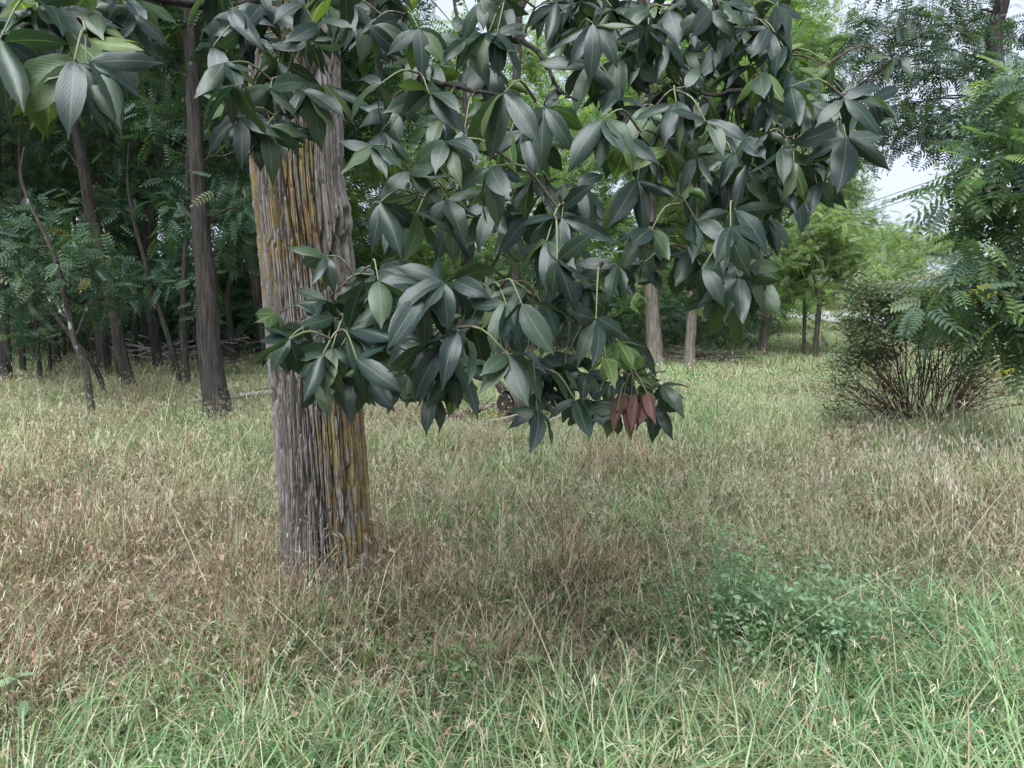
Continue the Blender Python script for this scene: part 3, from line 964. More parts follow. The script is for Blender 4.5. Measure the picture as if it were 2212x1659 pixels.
for c, r in blobs:
    j = int(np.argmin(np.linalg.norm(S[:, :3] - c - np.array([0, 0, -0.4]), axis=1)))
    s0 = S[j, :3]
    Q = spline([np.r_[s0, 0.02], np.r_[(s0 + c) / 2 + [0, 0, 0.12], 0.011], np.r_[c, 0.004]], 9)
    mb = MB()
    tube(mb, Q[:, :3] - off, Q[:, 3], 6)
    link("limb", mb.mesh("limb", [M["bark_wood"]]), root)
    k = int(380 * r * r + 6)
    pp, dd = blob_points(c, r, k)
    P.append(pp)
    D.append(dd)
P, D = np.concatenate(P), np.concatenate(D)
rot = leaf_rot(D, len(P), 0.35, 0.6)
sc = rng.uniform(0.6, 1.0, len(P))
px = np.array([proj(q) for q in P])
infr = (px[:, 0] < 2215) & (px[:, 1] > 0)
order = np.argsort(np.where(infr, P[:, 1], 99))
meshes = [pin_mesh("pin_mid", 40 + i, True, 7, 0.33, 0.10) for i in range(5)]
for i in order[:300]:
    o = link("leaf", meshes[i % 5], root, P[i] - off)
    o.rotation_euler = rot[i]
    o.scale = (sc[i],) * 3
rest = order[300:]
tag(scatter("crown", "pin_mid", P[rest] - off, rot[rest], sc[rest], root), kind="stuff")
ymesh = pin_mesh("yellow", 2, True, 4, 0.26, 0.1)
for vx, vy in ((2140, 612), (2158, 628), (2195, 795)):
    o = link("leaf", ymesh, root, at(vx, vy, 5.0) - off)
    o.rotation_euler = (0.5, 0.3, random.uniform(2, 4))
    o.scale = (0.45,) * 3
    o["label"] = "leaf turned bright yellow"

# ------------------------------------------------------------------ far wood and undergrowth, read as one mass
def mass(name, key, label, boxes, lscale, cat="woods"):
    P = []
    for x0, x1, y0, y1, z0, z1, n in boxes:
        k = max(4, n // 14)
        cs = np.stack([rng.uniform(x0, x1, k), rng.uniform(y0, y1, k), z0 + (z1 - z0) * rng.random(k) ** 0.9], 1)
        pick = rng.integers(0, k, n)
        P.append(cs[pick] + rng.normal(0, 1, (n, 3)) * np.array([0.6, 0.6, 0.4]))
    P = np.concatenate(P)
    P[:, 2] = np.clip(P[:, 2], 0.1, None)
    n = len(P)
    d = rng.normal(size=(n, 3))
    tag(scatter(name, key, P, leaf_rot(d, n), rng.uniform(0.8, 1.3, n) * lscale), label, cat, None, "stuff")


mass("far_forest", "pin_dark_spray", "dark leafy mass closing the back of the wood, plus canopy added to shade its floor",
     [(-30, -4, 25, 32, 3.6, 12, 2000), (-30, -4, 24, 30, 0.2, 2.0, 1300), (-14, -2, 15, 20, 4.8, 9.5, 800), (-12, -2.2, 6.5, 14, 5.2, 8.5, 320)], 1.9)  # last box is canopy added over the wood to shade its floor
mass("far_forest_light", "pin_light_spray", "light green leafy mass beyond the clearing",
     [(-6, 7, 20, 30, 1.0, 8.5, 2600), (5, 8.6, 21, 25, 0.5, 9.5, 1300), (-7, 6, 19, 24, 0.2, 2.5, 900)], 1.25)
mass("far_thicket", "pin_lime_spray", "bright yellow green thicket across the path", [(13, 26, 40, 52, 0.3, 4.2, 1500), (6, 13, 36, 44, 0.3, 2.2, 500)], 1.4)
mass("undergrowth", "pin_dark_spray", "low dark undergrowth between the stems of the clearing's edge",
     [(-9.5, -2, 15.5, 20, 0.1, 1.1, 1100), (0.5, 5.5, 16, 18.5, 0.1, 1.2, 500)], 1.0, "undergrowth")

# ------------------------------------------------------------------ the big hickory: trunk with furrowed bark
def hash2(a, b, s):
    q = np.sin(a * 127.1 + b * 311.7 + s * 74.7) * 43758.5453
    return q - np.floor(q)


def worley(x, y, per, seed):
    """F1, F2 and cell id of jittered cells, periodic in x with period per (cells)"""
    ix, iy = np.floor(x), np.floor(y)
    f1 = np.full(x.shape, 9.0)
    f2 = np.full(x.shape, 9.0)
    cid = np.zeros(x.shape)
    for dx in (-1, 0, 1):
        for dy in (-1, 0, 1):
            cx, cy = ix + dx, iy + dy
            wx = np.mod(cx, per)
            px_, py_ = cx + 0.15 + 0.7 * hash2(wx, cy, seed), cy + hash2(wx, cy, seed + 1)
            d = np.hypot(x - px_, y - py_)
            h = hash2(wx, cy, seed + 2)
            cid = np.where(d < f1, h, cid)
            f2 = np.where(d < f1, f1, np.minimum(f2, d))
            f1 = np.minimum(f1, d)
    return f1, f2, cid


def vnoise(x, y, per, seed):
    ix, iy = np.floor(x), np.floor(y)
    fx, fy = x - ix, y - iy
    fx, fy = fx * fx * (3 - 2 * fx), fy * fy * (3 - 2 * fy)
    g = lambda a, b: hash2(np.mod(ix + a, per), iy + b, seed)
    return (g(0, 0) * (1 - fx) + g(1, 0) * fx) * (1 - fy) + (g(0, 1) * (1 - fx) + g(1, 1) * fx) * fy


HY = 3.24
axis_v = [(717, 1420, 232), (716, 1309, 211), (708, 1198, 203), (697, 1013, 194), (684, 829, 193), (668, 600, 196), (645, 400, 190), (640, 250, 186), (636, 60, 178)]
ax = [np.r_[at(x, y, HY), 0.5 * w * HY / FPX * 0.97] for x, y, w in axis_v]
ax = [np.r_[ax[0][:2] + (ax[0][:2] - ax[1][:2]) * 0.1, -0.12, ax[0][3] * 1.05]] + ax
d = ax[-1][:3] - ax[-3][:3]
d /= d[2]
ax.append(np.r_[ax[-1][:3] + d * 1.6, ax[-1][3] * 0.88])
ax.append(np.r_[ax[-1][:3] + d * 3.0 + [0.1, 0.1, 0], ax[-1][3] * 0.6])
AX = spline(ax, 400)
NT = 560
zz = np.concatenate([np.linspace(-0.1, 2.85, 600), np.linspace(2.9, 6.6, 40)])
cxyz = np.stack([np.interp(zz, AX[:, 2], AX[:, k]) for k in (0, 1)], 1)
crad = np.interp(zz, AX[:, 2], AX[:, 3])
th = np.concatenate([np.linspace(-1.5 * math.pi + 1.4, -1.5 * math.pi + 2 * math.pi - 1.4, 460, endpoint=False), np.linspace(0.5 * math.pi - 1.4, 0.5 * math.pi + 1.4, 100, endpoint=False)])   # 0 = +X (frame right), -pi/2 = towards the camera
TH, ZZ = np.meshgrid(th, zz)
t01 = np.mod(TH / (2 * math.pi), 1.0)
NP = 54
wx = t01 * NP + 0.9 * (vnoise(t01 * 10, ZZ * 1.3, 10, 3) - 0.5) + 0.35 * (vnoise(t01 * 60, ZZ * 4, 60, 4) - 0.5) + 0.15 * (vnoise(t01 * 90, ZZ * 14, 90, 5) - 0.5)
wy = ZZ * 1.7
f1, f2, cid = worley(wx, wy, NP, 11)
furrow = np.clip((f2 - f1 - 0.06) / 0.12, 0, 1)
wx2 = t01 * 130 + 0.9 * (vnoise(t01 * 30, ZZ * 3, 30, 6) - 0.5) + 0.3 * (vnoise(t01 * 140, ZZ * 10, 140, 7) - 0.5)
g1, g2, gid = worley(wx2, ZZ * 6.0, 130, 23)
fine = np.clip((g2 - g1 - 0.03) / 0.16, 0, 1)
grain = vnoise(t01 * 420, ZZ * 18, 420, 8)
grain2 = vnoise(t01 * 210, ZZ * 60, 210, 18)
dome = np.clip((f2 - f1) / 0.9, 0, 1)
disp = 0.030 * (furrow - 0.95) + 0.006 * dome + 0.007 * (cid - 0.5) * furrow + 0.009 * (fine - 0.8) * (0.4 + 0.6 * furrow) + 0.004 * (gid - 0.5) * fine + 0.005 * (grain - 0.5) + 0.0016 * (grain2 - 0.5)
# buttress roots and the old branch knot beside the upper leaves
flare = np.exp(-np.clip(ZZ, 0, None) / 0.16)
disp += flare * (0.03 + 0.035 * np.maximum(0, np.sin(3 * TH + 0.7)))
kz = at(735, 465, HY)[2]
da = np.mod(TH - 6.05 + math.pi, 2 * math.pi) - math.pi
kd = np.hypot(da * 0.19, (ZZ - kz))
disp += 0.026 * np.exp(-(kd / 0.07) ** 2) - 0.03 * np.exp(-(kd / 0.025) ** 2)
rad = crad[:, None] + disp
X = cxyz[:, 0][:, None] + rad * np.cos(TH)
Yv = cxyz[:, 1][:, None] + rad * np.sin(TH)
hb = np.array([cxyz[0, 0], cxyz[0, 1], 0])
hick = empty("hickory_tree", hb)
tag(hick, "big hickory with furrowed, yellow lichened trunk and large leaves hanging before it", "tree")
TV = np.stack([X, Yv, ZZ], -1).reshape(-1, 3) - hb
nz = len(zz)
ii = np.arange(nz - 1)[:, None] * NT + np.arange(NT)[None, :]
jj = np.arange(nz - 1)[:, None] * NT + (np.arange(NT)[None, :] + 1) % NT
TF = np.stack([ii, jj, jj + NT, ii + NT], -1).reshape(-1, 4)
tm = bpy.data.meshes.new("trunk")
tm.vertices.add(len(TV))
tm.vertices.foreach_set("co", TV.astype(np.float32).ravel())
tm.loops.add(TF.size)
tm.loops.foreach_set("vertex_index", TF.astype(np.int32).ravel())
tm.polygons.add(len(TF))
tm.polygons.foreach_set("loop_start", (np.arange(len(TF)) * 4).astype(np.int32))
tm.update(calc_edges=True)
tm.validate()
tm.polygons.foreach_set("use_smooth", [False] * len(tm.polygons))
# lichen crust: yellow on the side away from the wood, streaked downwards
sx = np.cos(TH)
fnt = np.clip(-np.sin(TH) + 0.35, 0, 1)
streak = vnoise(t01 * 60, ZZ * 2.2, 60, 31)
streak2 = vnoise(t01 * 26, ZZ * 1.3, 26, 33)
spk = vnoise(t01 * 200, ZZ * 90, 200, 35)
spk2 = vnoise(t01 * 90, ZZ * 34, 90, 36)
edge = 0.02 + 0.55 * (streak2 - 0.5) + 0.28 * np.clip((ZZ - 0.95) / 0.4, 0, 1) * 0
low = np.clip((sx - edge + 0.12 + 0.5 * (vnoise(t01 * 34, ZZ * 9, 34, 41) - 0.5)) / 0.75, 0, 1) * np.clip((ZZ - 0.12) / 0.22, 0, 1) * np.clip((1.50 - ZZ) / 0.25, 0, 1)
up = np.clip((ZZ - 1.36) / 0.3, 0, 1) * np.clip(1.3 * streak + 0.9 * streak2 - 0.62, 0, 1) * 1.7 * np.clip((0.72 - sx) / 0.25, 0, 1)
lich = np.clip(low * (0.25 + 0.45 * streak2 + 0.5 * streak), 0, 1) + np.clip(up * 0.9, 0, 0.62)
spk3 = vnoise(t01 * 45, ZZ * 16, 45, 38)
lich = np.clip(1.35 * lich * (0.2 + 0.3 * spk2 + 0.75 * spk3), 0, 0.95)
grey = np.clip((spk2 - 0.62) / 0.15, 0, 1) * 0.5 + np.clip((streak - 0.7) / 0.2, 0, 1) * np.clip((sx - 0.4) / 0.3, 0, 1)
tone = 0.5 * cid + 0.3 * streak2 + 0.2 * gid
for nm, arr in (("lichen", lich), ("pale", np.clip(grey, 0, 1)), ("tone", tone)):
    tm.attributes.new(nm, "FLOAT", "POINT").data.foreach_set("value", arr.astype(np.float32).ravel())

m, N, L = mat("hickory_bark")
out = N.new("ShaderNodeOutputMaterial")
p = N.new("ShaderNodeBsdfPrincipled")
p.inputs["Roughness"].default_value = 0.95
p.inputs["Specular IOR Level"].default_value = 0.15


def attr(nm):
    a = N.new("ShaderNodeAttribute")
    a.attribute_name = nm
    return a.outputs["Fac"]


cr = ramp(N, [(0.15, (0.085, 0.071, 0.062)), (0.5, (0.18, 0.156, 0.142)), (0.85, (0.29, 0.262, 0.25))])
tc = N.new("ShaderNodeTexCoord")
mp = N.new("ShaderNodeMapping")
mp.inputs["Scale"].default_value = (1, 1, 0.3)
L.new(tc.outputs["Object"], mp.inputs["Vector"])
nz1 = N.new("ShaderNodeTexNoise")
nz1.inputs["Scale"].default_value = 120
nz1.inputs["Detail"].default_value = 8
nz1.inputs["Roughness"].default_value = 0.7
L.new(mp.outputs[0], nz1.inputs["Vector"])
L.new(math_node(N, L, "ADD", math_node(N, L, "MULTIPLY", attr("tone"), 0.55), math_node(N, L, "MULTIPLY", nz1.outputs["Fac"], 0.5)), cr.inputs["Fac"])
mx1 = N.new("ShaderNodeMix")
mx1.data_type = "RGBA"
L.new(math_node(N, L, "MULTIPLY", attr("pale"), 0.55), mx1.inputs[0])
L.new(cr.outputs["Color"], mx1.inputs[6])
mx1.inputs[7].default_value = (0.42, 0.41, 0.42, 1)
lc = ramp(N, [(0.34, (0.16, 0.09, 0.045)), (0.46, (0.235, 0.16, 0.05)), (0.6, (0.24, 0.20, 0.07))])
nz2 = N.new("ShaderNodeTexNoise")
nz2.inputs["Scale"].default_value = 14
nz2.inputs["Detail"].default_value = 4
L.new(tc.outputs["Object"], nz2.inputs["Vector"])
L.new(nz2.outputs["Fac"], lc.inputs["Fac"])
mx2 = N.new("ShaderNodeMix")
mx2.data_type = "RGBA"
nz3 = N.new("ShaderNodeTexNoise")
nz3.inputs["Scale"].default_value = 95
nz3.inputs["Detail"].default_value = 4
L.new(tc.outputs["Object"], nz3.inputs["Vector"])
nz4 = N.new("ShaderNodeTexNoise")
nz4.inputs["Scale"].default_value = 22
nz4.inputs["Detail"].default_value = 3
L.new(tc.outputs["Object"], nz4.inputs["Vector"])
crust = math_node(N, L, "ADD", math_node(N, L, "MULTIPLY", nz3.outputs["Fac"], 1.3), math_node(N, L, "MULTIPLY", nz4.outputs["Fac"], 1.2))
crust = math_node(N, L, "ADD", crust, math_node(N, L, "MULTIPLY", attr("lichen"), 1.25))
crust = math_node(N, L, "MULTIPLY", math_node(N, L, "SUBTRACT", crust, 1.72), 3.2, True)
L.new(math_node(N, L, "MULTIPLY", crust, 0.78), mx2.inputs[0])
L.new(mx1.outputs[2], mx2.inputs[6])
L.new(lc.outputs["Color"], mx2.inputs[7])
L.new(mx2.outputs[2], p.inputs["Base Color"])
bp = N.new("ShaderNodeBump")
bp.inputs["Strength"].default_value = 0.8
bp.inputs["Distance"].default_value = 0.008
L.new(nz1.outputs["Fac"], bp.inputs["Height"])
L.new(bp.outputs["Normal"], p.inputs["Normal"])
L.new(p.outputs[0], out.inputs["Surface"])
tm.materials.append(m)
link("trunk", tm, hick)

# ------------------------------------------------------------------ its limbs (frame x, frame y, distance, width in mm)
def br(rows):
    return [np.r_[at(x, y, Y), w * 0.00032] for x, y, Y, w in rows]


branches = [
    br([(690, -60, 3.15, 70), (600, -10, 2.9, 56), (500, 14, 2.7, 42), (400, 8, 2.5, 34), (300, -6, 2.3, 28), (180, 10, 2.0, 20), (90, 40, 1.75, 12), (30, 50, 1.6, 6)]),
    br([(352, 4, 2.42, 26), (347, 30, 2.4, 24), (330, 60, 2.38, 22), (328, 95, 2.36, 20), (334, 125, 2.36, 18), (326, 150, 2.36, 6)]),
    br([(330, 88, 2.37, 12), (312, 100, 2.34, 10), (300, 125, 2.3, 9), (270, 136, 2.3, 8), (235, 138, 2.3, 5)]),
    br([(200, 10, 2.0, 12), (215, 60, 1.85, 9), (190, 130, 1.75, 6), (150, 140, 1.7, 4)]),
    br([(600, -10, 2.9, 20), (610, 60, 2.4, 14), (600, 130, 2.1, 10), (585, 190, 1.95, 6)]),
    br([(760, -120, 3.1, 60), (800, -10, 2.7, 40), (830, 90, 2.4, 30), (900, 160, 2.25, 24), (1000, 190, 2.1, 18), (1090, 205, 2.0, 10)]),
    br([(900, 160, 2.25, 22), (960, 270, 2.2, 20), (1087, 350, 2.15, 19), (1150, 383, 2.05, 18), (1204, 417, 1.95, 14), (1214, 470, 1.88, 7)]),
    br([(960, 270, 2.2, 14), (930, 370, 2.15, 12), (894, 430, 2.1, 10), (854, 450, 2.05, 9), (790, 477, 2.0, 6)]),
    br([(1150, 383, 2.05, 13), (1110, 480, 2.0, 12), (1060, 580, 1.9, 11), (1000, 650, 1.8, 10), (994, 713, 1.74, 8)]),
    br([(1000, 660, 1.8, 9), (930, 700, 1.8, 8), (850, 735, 1.82, 7), (780, 725, 1.85, 6), (720, 740, 1.9, 5), (660, 745, 1.95, 3)]),
    br([(1060, 580, 1.9, 12), (1150, 640, 1.9, 11), (1230, 680, 1.92, 10), (1310, 740, 1.98, 8), (1380, 820, 2.02, 6), (1440, 850, 2.05, 4)]),
    br([(1117, 80, 2.3, 22), (1145, 100, 2.2, 20), (1170, 122, 2.15, 18), (1190, 160, 2.1, 16), (1204, 190, 2.05, 15), (1218, 203, 2.03, 13), (1247, 217, 2.0, 8)]),
    br([(1350, -150, 2.9, 45), (1180, -40, 2.6, 30), (1125, 20, 2.4, 26), (1117, 80, 2.3, 22)]),
    br([(1350, -150, 2.9, 40), (1380, -20, 2.5, 32), (1394, 83, 2.3, 24), (1396, 160, 2.2, 18), (1404, 213, 2.1, 14), (1430, 330, 1.95, 10), (1470, 440, 1.85, 6)]),
    br([(1380, -20, 2.5, 28), (1430, 90, 2.4, 24), (1475, 163, 2.3, 22), (1528, 205, 2.2, 20), (1600, 196, 2.15, 18), (1690, 225, 2.1, 16), (1778, 223, 2.05, 14), (1835, 200, 2.0, 11), (1905, 143, 2.0, 8), (1928, 127, 2.0, 6)]),
    br([(1528, 205, 2.2, 16), (1560, 300, 2.1, 13), (1570, 400, 2.0, 10), (1580, 480, 1.9, 8), (1570, 580, 1.85, 5)]),
    br([(1690, 225, 2.1, 12), (1720, 300, 2.05, 9), (1760, 370, 2.0, 6)]),
    br([(1530, -60, 2.6, 26), (1560, 60, 2.4, 18), (1590, 130, 2.2, 10)]),
]
bpts = []
for rows in branches:
    n = 6 * len(rows)
    S = spline(rows, n)
    S[1:-1, :3] += rng.normal(0, 0.0016, (n - 2, 3))
    mb = MB()
    tube(mb, S[:, :3] - hb, np.clip(S[:, 3], 0.0015, 1) * rng.uniform(0.96, 1.05, n), 8, rough=0.05)
    link("branch", mb.mesh("branch", [M["branch"]]), hick)
    bpts.append(S)
BP = np.concatenate(bpts)

# ------------------------------------------------------------------ leaflets
def leaflet_mesh(mk, seed, crumple=0.0):
    r = random.Random(seed)
    vs_ = [0, .09, .23, .4, .57, .74, .88, 1]
    W = r.uniform(0.175, 0.24)
    fold, droop, wave, tw = r.uniform(0.1, 0.6), r.uniform(0.1, 0.6), r.uniform(0.01, 0.05), r.uniform(-0.6, 0.6)
    skew = r.uniform(-0.08, 0.08)
    arch = r.uniform(0.1, 0.7)
    pk = r.uniform(0.75, 1.05)
    V, UV = [], []
    for i, v in enumerate(vs_):
        w = W * 2.55 * (v ** (0.85 * pk)) * ((1 - v) ** 0.95) * 1.2 * (1.0 if v < 0.85 else 0.62)
        zc = -droop * v * v
        yc = v - 0.18 * droop * v * v
        us = (-1, -0.5, 0, 0.5, 1) if 0 < i < 7 else (0,)
        for u_ in us:
            x = u_ * w
            z = abs(u_) * w * fold - arch * w * u_ * u_ + wave * math.sin(v * 11 + u_ * 2 + seed) * abs(u_)
            if crumple:
                z += crumple * math.sin(v * 9 + u_ * 5 + seed) + abs(u_) * w * 0.5
                x *= 0.85
            a = tw * v
            xx, z2 = x * math.cos(a) - z * math.sin(a), x * math.sin(a) + z * math.cos(a)
            V.append((xx + skew * v * (1 - v) * 2, yc, zc + z2))
            UV.append((0.5 + u_ * 0.45, max(v, 0.003)))
    F = [(0, k + 1, k) for k in range(1, 5)]
    for i in range(5):
        a, b = 1 + 5 * i, 6 + 5 * i
        F += [(a + k, a + k + 1, b + k + 1, b + k) for k in range(4)]
    F += [(26 + k, 26 + k + 1, 31) for k in range(4)]
    mb = MB()
    mb.add(V, F, 0, 0.0, UV)
    return mb.mesh("leaflet", [M[mk]])


NV_ = 14
LM = {"n": [leaflet_mesh("hick", s) for s in range(NV_)], "y": [leaflet_mesh("hick_young", 50 + s) for s in range(5)], "x": [leaflet_mesh("hick_dead", 80 + s, 0.05) for s in range(4)]}

# seen leaflets: base and tip in thirds of the frame unit, by the part of the frame they hang in
R1 = """160 90 0 150;10 190 100 410;0 250 125 560;240 70 330 270;300 70 520 230;415 85 610 240 y;480 255 665 390 y;570 140 685 310;400 285 350 460;480 390 440 720;560 390 740 700;570 385 885 655;250 450 375 570 y;
280 550 352 685 y;140 300 200 410;205 340 355 290 y;130 20 250 155 y;230 10 490 25;850 80 780 205;850 80 925 345;830 0 915 85;60 40 -60 130;500 10 640 110;340 150 420 260;
1755 570 1525 515;1755 575 1520 640;1755 575 1535 730;1755 580 1705 805;1755 580 1965 685;1755 570 1905 485;1755 570 1640 520;
1520 555 1255 740;1520 560 1445 825;1460 405 1290 590;1465 405 1540 520;1380 300 1212 400;1385 300 1500 350;1385 305 1440 495;1660 245 1550 262;1660 245 1790 250;1665 245 1705 355;1655 250 1560 400;
2020 270 1808 335;2020 275 1885 385;2030 270 2145 385;2035 265 2200 200;2060 160 1920 230;2060 155 2215 60;1960 20 1795 70;2010 10 2050 110;2120 20 2210 115;
1960 590 1890 725;1965 595 2172 780;1960 590 2200 685;1970 595 2120 890;1950 590 1920 760;
1620 700 1520 880;1560 760 1590 1025;1640 850 1660 1000;1720 820 1800 1095;1780 780 1835 935;1880 830 1925 985;1700 700 1620 860;1600 660 1540 800;1500 60 1620 200;1700 30 1600 150;1550 200 1480 320;1800 400 1850 540"""
R2 = """250 545 5 650;255 545 200 800;570 610 300 685;570 612 350 722;575 615 540 792;580 612 775 775;575 600 765 590;560 600 330 510;570 595 640 500;
1055 600 810 960;1060 605 980 985;1060 605 1245 875;1050 600 830 790;1065 600 1200 625;1320 700 1480 905;1310 705 1330 1000;1300 700 1250 880;1300 690 1450 745;1180 840 1230 1095;1100 850 1060 1045 y;1260 880 1300 1100;
800 260 670 345;805 260 920 240;810 270 945 510;500 180 545 430;500 365 405 505;590 420 510 535;600 420 640 530;960 200 1030 415;1010 205 1210 372;900 0 1075 190;1010 0 1135 140;760 200 890 165;
120 170 145 300;310 110 290 245;180 160 362 335;20 60 70 140;240 0 290 110;
1750 40 1755 290;1630 150 1635 435;1580 165 1430 392;1610 420 1515 640;1645 400 1690 570;1810 380 1795 610;1980 180 1830 342;1990 160 2065 385;1400 10 1350 195;1545 0 1560 205;1990 60 1830 120;1780 560 1700 692;1500 0 1400 130;
1700 770 1490 992;1700 770 1530 1015;1705 770 1690 1060;1710 770 1825 955;1710 765 1905 855;1860 910 1750 1165 y;2115 970 1880 1025 y;1870 910 1975 985;
2170 660 2080 845;2175 660 2115 900;2180 655 2290 800;2010 980 2105 1115;440 1110 258 1242;440 1112 400 1225;450 1112 662 1375;450 1105 705 1145;445 1100 620 1075;
680 920 905 1162;685 915 840 860;675 920 480 1045;670 925 600 1010;690 930 730 1080;200 940 20 1078;205 942 170 1105;210 942 255 1085;205 935 395 1035;260 850 280 985;262 850 412 872;258 850 215 965;
960 1080 1030 1425;965 1080 1060 1250;1230 1140 1030 1130 y;1235 1145 1120 1275;1240 1145 1290 1240;
1430 1410 1188 1612;1428 1405 1180 1395;1435 1415 1482 1845;1440 1408 1748 1560;1415 1375 1592 1208;1432 1412 1400 1700;1330 1560 1105 1700;1330 1565 1335 1800;1335 1562 1500 1690;
1920 1165 1755 1252;1915 1168 1708 1445 y;1925 1170 1962 1512;1925 1168 2125 1215;1915 1165 1800 1420;1640 1310 1570 1405;1640 1312 1645 1492;1645 1310 1745 1405;2010 1490 1815 1665;2015 1495 2100 1640;2000 1485 1900 1560;
490 1380 515 1655;690 1290 812 1480;250 1310 395 1595;580 1320 655 1400;640 1330 590 1500;1200 1400 1075 1595;960 1340 920 1545;1080 1320 1130 1480;340 1400 300 1560;800 830 870 980;1530 1200 1600 1350;
300 700 150 790;420 700 380 820;640 780 560 900;1150 780 1240 860;1990 700 1850 820;1900 720 2010 860;2050 880 1950 960;1760 900 1900 1000;2080 780 1990 900;1850 420 1760 520;1930 330 1840 480;2090 250 2050 420;1700 0 1640 120;1880 0 1900 120;2120 60 2180 220"""
R3 = """300 240 205 335;300 245 405 470;290 250 78 500;280 20 390 132;610 30 752 138;470 30 552 152;510 470 380 690 y;515 470 672 680 y;515 475 625 830;510 475 515 600;700 560 922 722;700 562 742 752;695 560 640 690;
960 410 935 585 y;1040 590 1000 515;1150 545 1205 705;1050 640 1300 812;1240 640 1425 690;1110 700 1032 862;1000 815 798 892;1230 640 1180 540;1060 890 1050 1155;1070 890 1322 1075;1035 945 880 905 y;
940 1030 890 1155;945 1030 1002 1202;720 1050 688 1245;722 1050 802 1285 y;715 1050 588 1090;870 1190 820 1325;875 1190 952 1322;150 790 -20 650;155 785 412 880;160 790 295 905;150 795 60 900;
310 930 215 985;315 930 425 965;318 925 572 900;320 940 405 1192;305 930 130 860;320 990 255 1150;90 1000 252 1142;90 1430 92 1625;85 1430 -10 1510;95 1428 272 1500;310 1470 552 1662;305 1475 208 1665;340 1360 582 1522;300 1478 285 1610;270 1340 228 1402;
1360 380 1300 440;1365 380 1470 400;1365 385 1420 505;1370 380 1552 432 y;1350 375 1240 330;20 330 110 420;60 150 150 260;180 60 90 200;400 200 470 330;480 250 600 330;560 180 480 330;650 300 560 420;660 330 690 200 y;
560 850 520 1010;650 900 540 1000;640 960 700 1110;480 1000 600 1060;760 930 650 850;450 1150 520 1280;560 1150 500 1290;620 1180 740 1310;150 1050 30 1100;200 1100 120 1240;400 900 520 1000;0 900 90 1000;560 640 660 760;800 700 860 860;880 920 980 1000;30 560 160 700;220 380 300 480;420 560 330 650;830 1000 790 1130"""
R4 = """2110 290 1970 390;2160 400 1980 432;1900 430 1868 545;1780 375 1740 442 y;1870 540 1612 662;1830 580 1698 752;2030 560 1878 645;2150 600 2110 835;2090 640 1975 885;2060 830 2132 1002;2110 0 2010 115;2170 330 2250 450;2165 450 2080 520;2200 250 2290 360"""
R5 = """210 120 98 245;235 90 402 190;240 160 268 385;650 160 348 232;655 165 508 352;665 170 702 295;720 165 905 190;520 270 318 552;760 485 418 592;755 490 665 755;770 488 962 722;480 520 318 705;560 600 380 865;670 580 458 885;730 700 942 955;700 740 580 935;580 870 548 1085;720 815 795 972 y;
1070 310 940 522;1075 312 1212 605;1070 315 1060 512;1170 310 1352 605;1010 290 818 268;1190 210 1048 332;1080 640 1192 932;1200 670 1312 865;1085 630 1312 588;1075 640 968 692;1070 645 958 832;
1400 20 1642 172;1790 55 1700 232;1800 110 1892 202;1965 40 1808 112;2050 100 1988 242;1650 410 1508 625;1655 412 1722 642;1660 410 1792 592;1640 405 1540 380;1665 405 1858 502;1590 205 1652 325;1530 170 1478 302;1440 140 1318 222;
1270 1000 1178 1182;1275 1000 1302 1212;1520 940 1368 1092;1520 945 1522 1152;1525 945 1612 1152;1530 940 1652 982;1800 560 1882 692 y;1710 660 1802 762 y;1900 760 2042 745 y;1960 790 2000 690 y;1970 800 2060 860 y;
1830 895 1775 1102 x;1835 895 1855 1138 x;1920 895 1950 1095 x;1915 895 1890 1065 x;1985 895 2032 1045 x;1880 900 1850 1000 x;2080 840 2212 972;2040 980 2142 1125;1785 1005 1698 1122;1900 820 1780 800;1960 830 2050 900;1830 800 1730 870;1700 800 1640 900;1600 760 1560 880;1450 700 1400 830;1340 740 1360 860;1360 850 1290 940;1420 820 1500 900;1600 930 1560 1040;1660 940 1700 1060;1250 880 1380 870;
0 580 132 762;100 670 332 842;0 780 62 985;140 760 292 945;60 580 242 572;40 480 292 452;160 560 272 702;30 600 -60 740;1300 310 1420 430;1420 330 1380 470;1500 440 1440 560;1330 450 1300 540;1100 480 1010 560;900 340 860 460;850 250 900 330"""
R6 = """130 80 272 252;0 40 92 212;340 40 300 172;350 60 462 202;430 85 638 190;360 140 390 382;470 150 602 332;265 262 178 522;275 262 432 592;120 230 132 345 y;60 -20 -20 150;230 0 200 130;420 10 560 40;200 90 160 230;1 -40 -60 60"""
ORI = {"R1": (0, 0), "R2": (737.3, 0), "R3": (1474.7, 0), "R4": (0, 553), "R5": (737.3, 553), "R6": (1474.7, 553)}
seen = []
for key, txt in (("R1", R1), ("R2", R2), ("R3", R3), ("R4", R4), ("R5", R5), ("R6", R6)):
    ox, oy = ORI[key]
    for it in txt.replace("\n", "").split(";"):
        q = it.split()
        if len(q) < 4:
            continue
        a, b, c, d_ = (float(k) for k in q[:4])
        seen.append((ox + a / 3, oy + b / 3, ox + c / 3, oy + d_ / 3, q[4] if len(q) > 4 else "n"))


def depth_of(x, y):
    """how far the hanging leaves are at a place of the frame"""
    if x < 420 and y < 260:
        return 1.5
    if x < 745 and y < 380:
        return 1.9
    if x < 870 and y > 560:
        return 1.75
    if y > 500 and x < 1340:
        return 1.72
    if y > 780:
        return 2.0
    if y < 180:
        return 2.1
    return 1.92


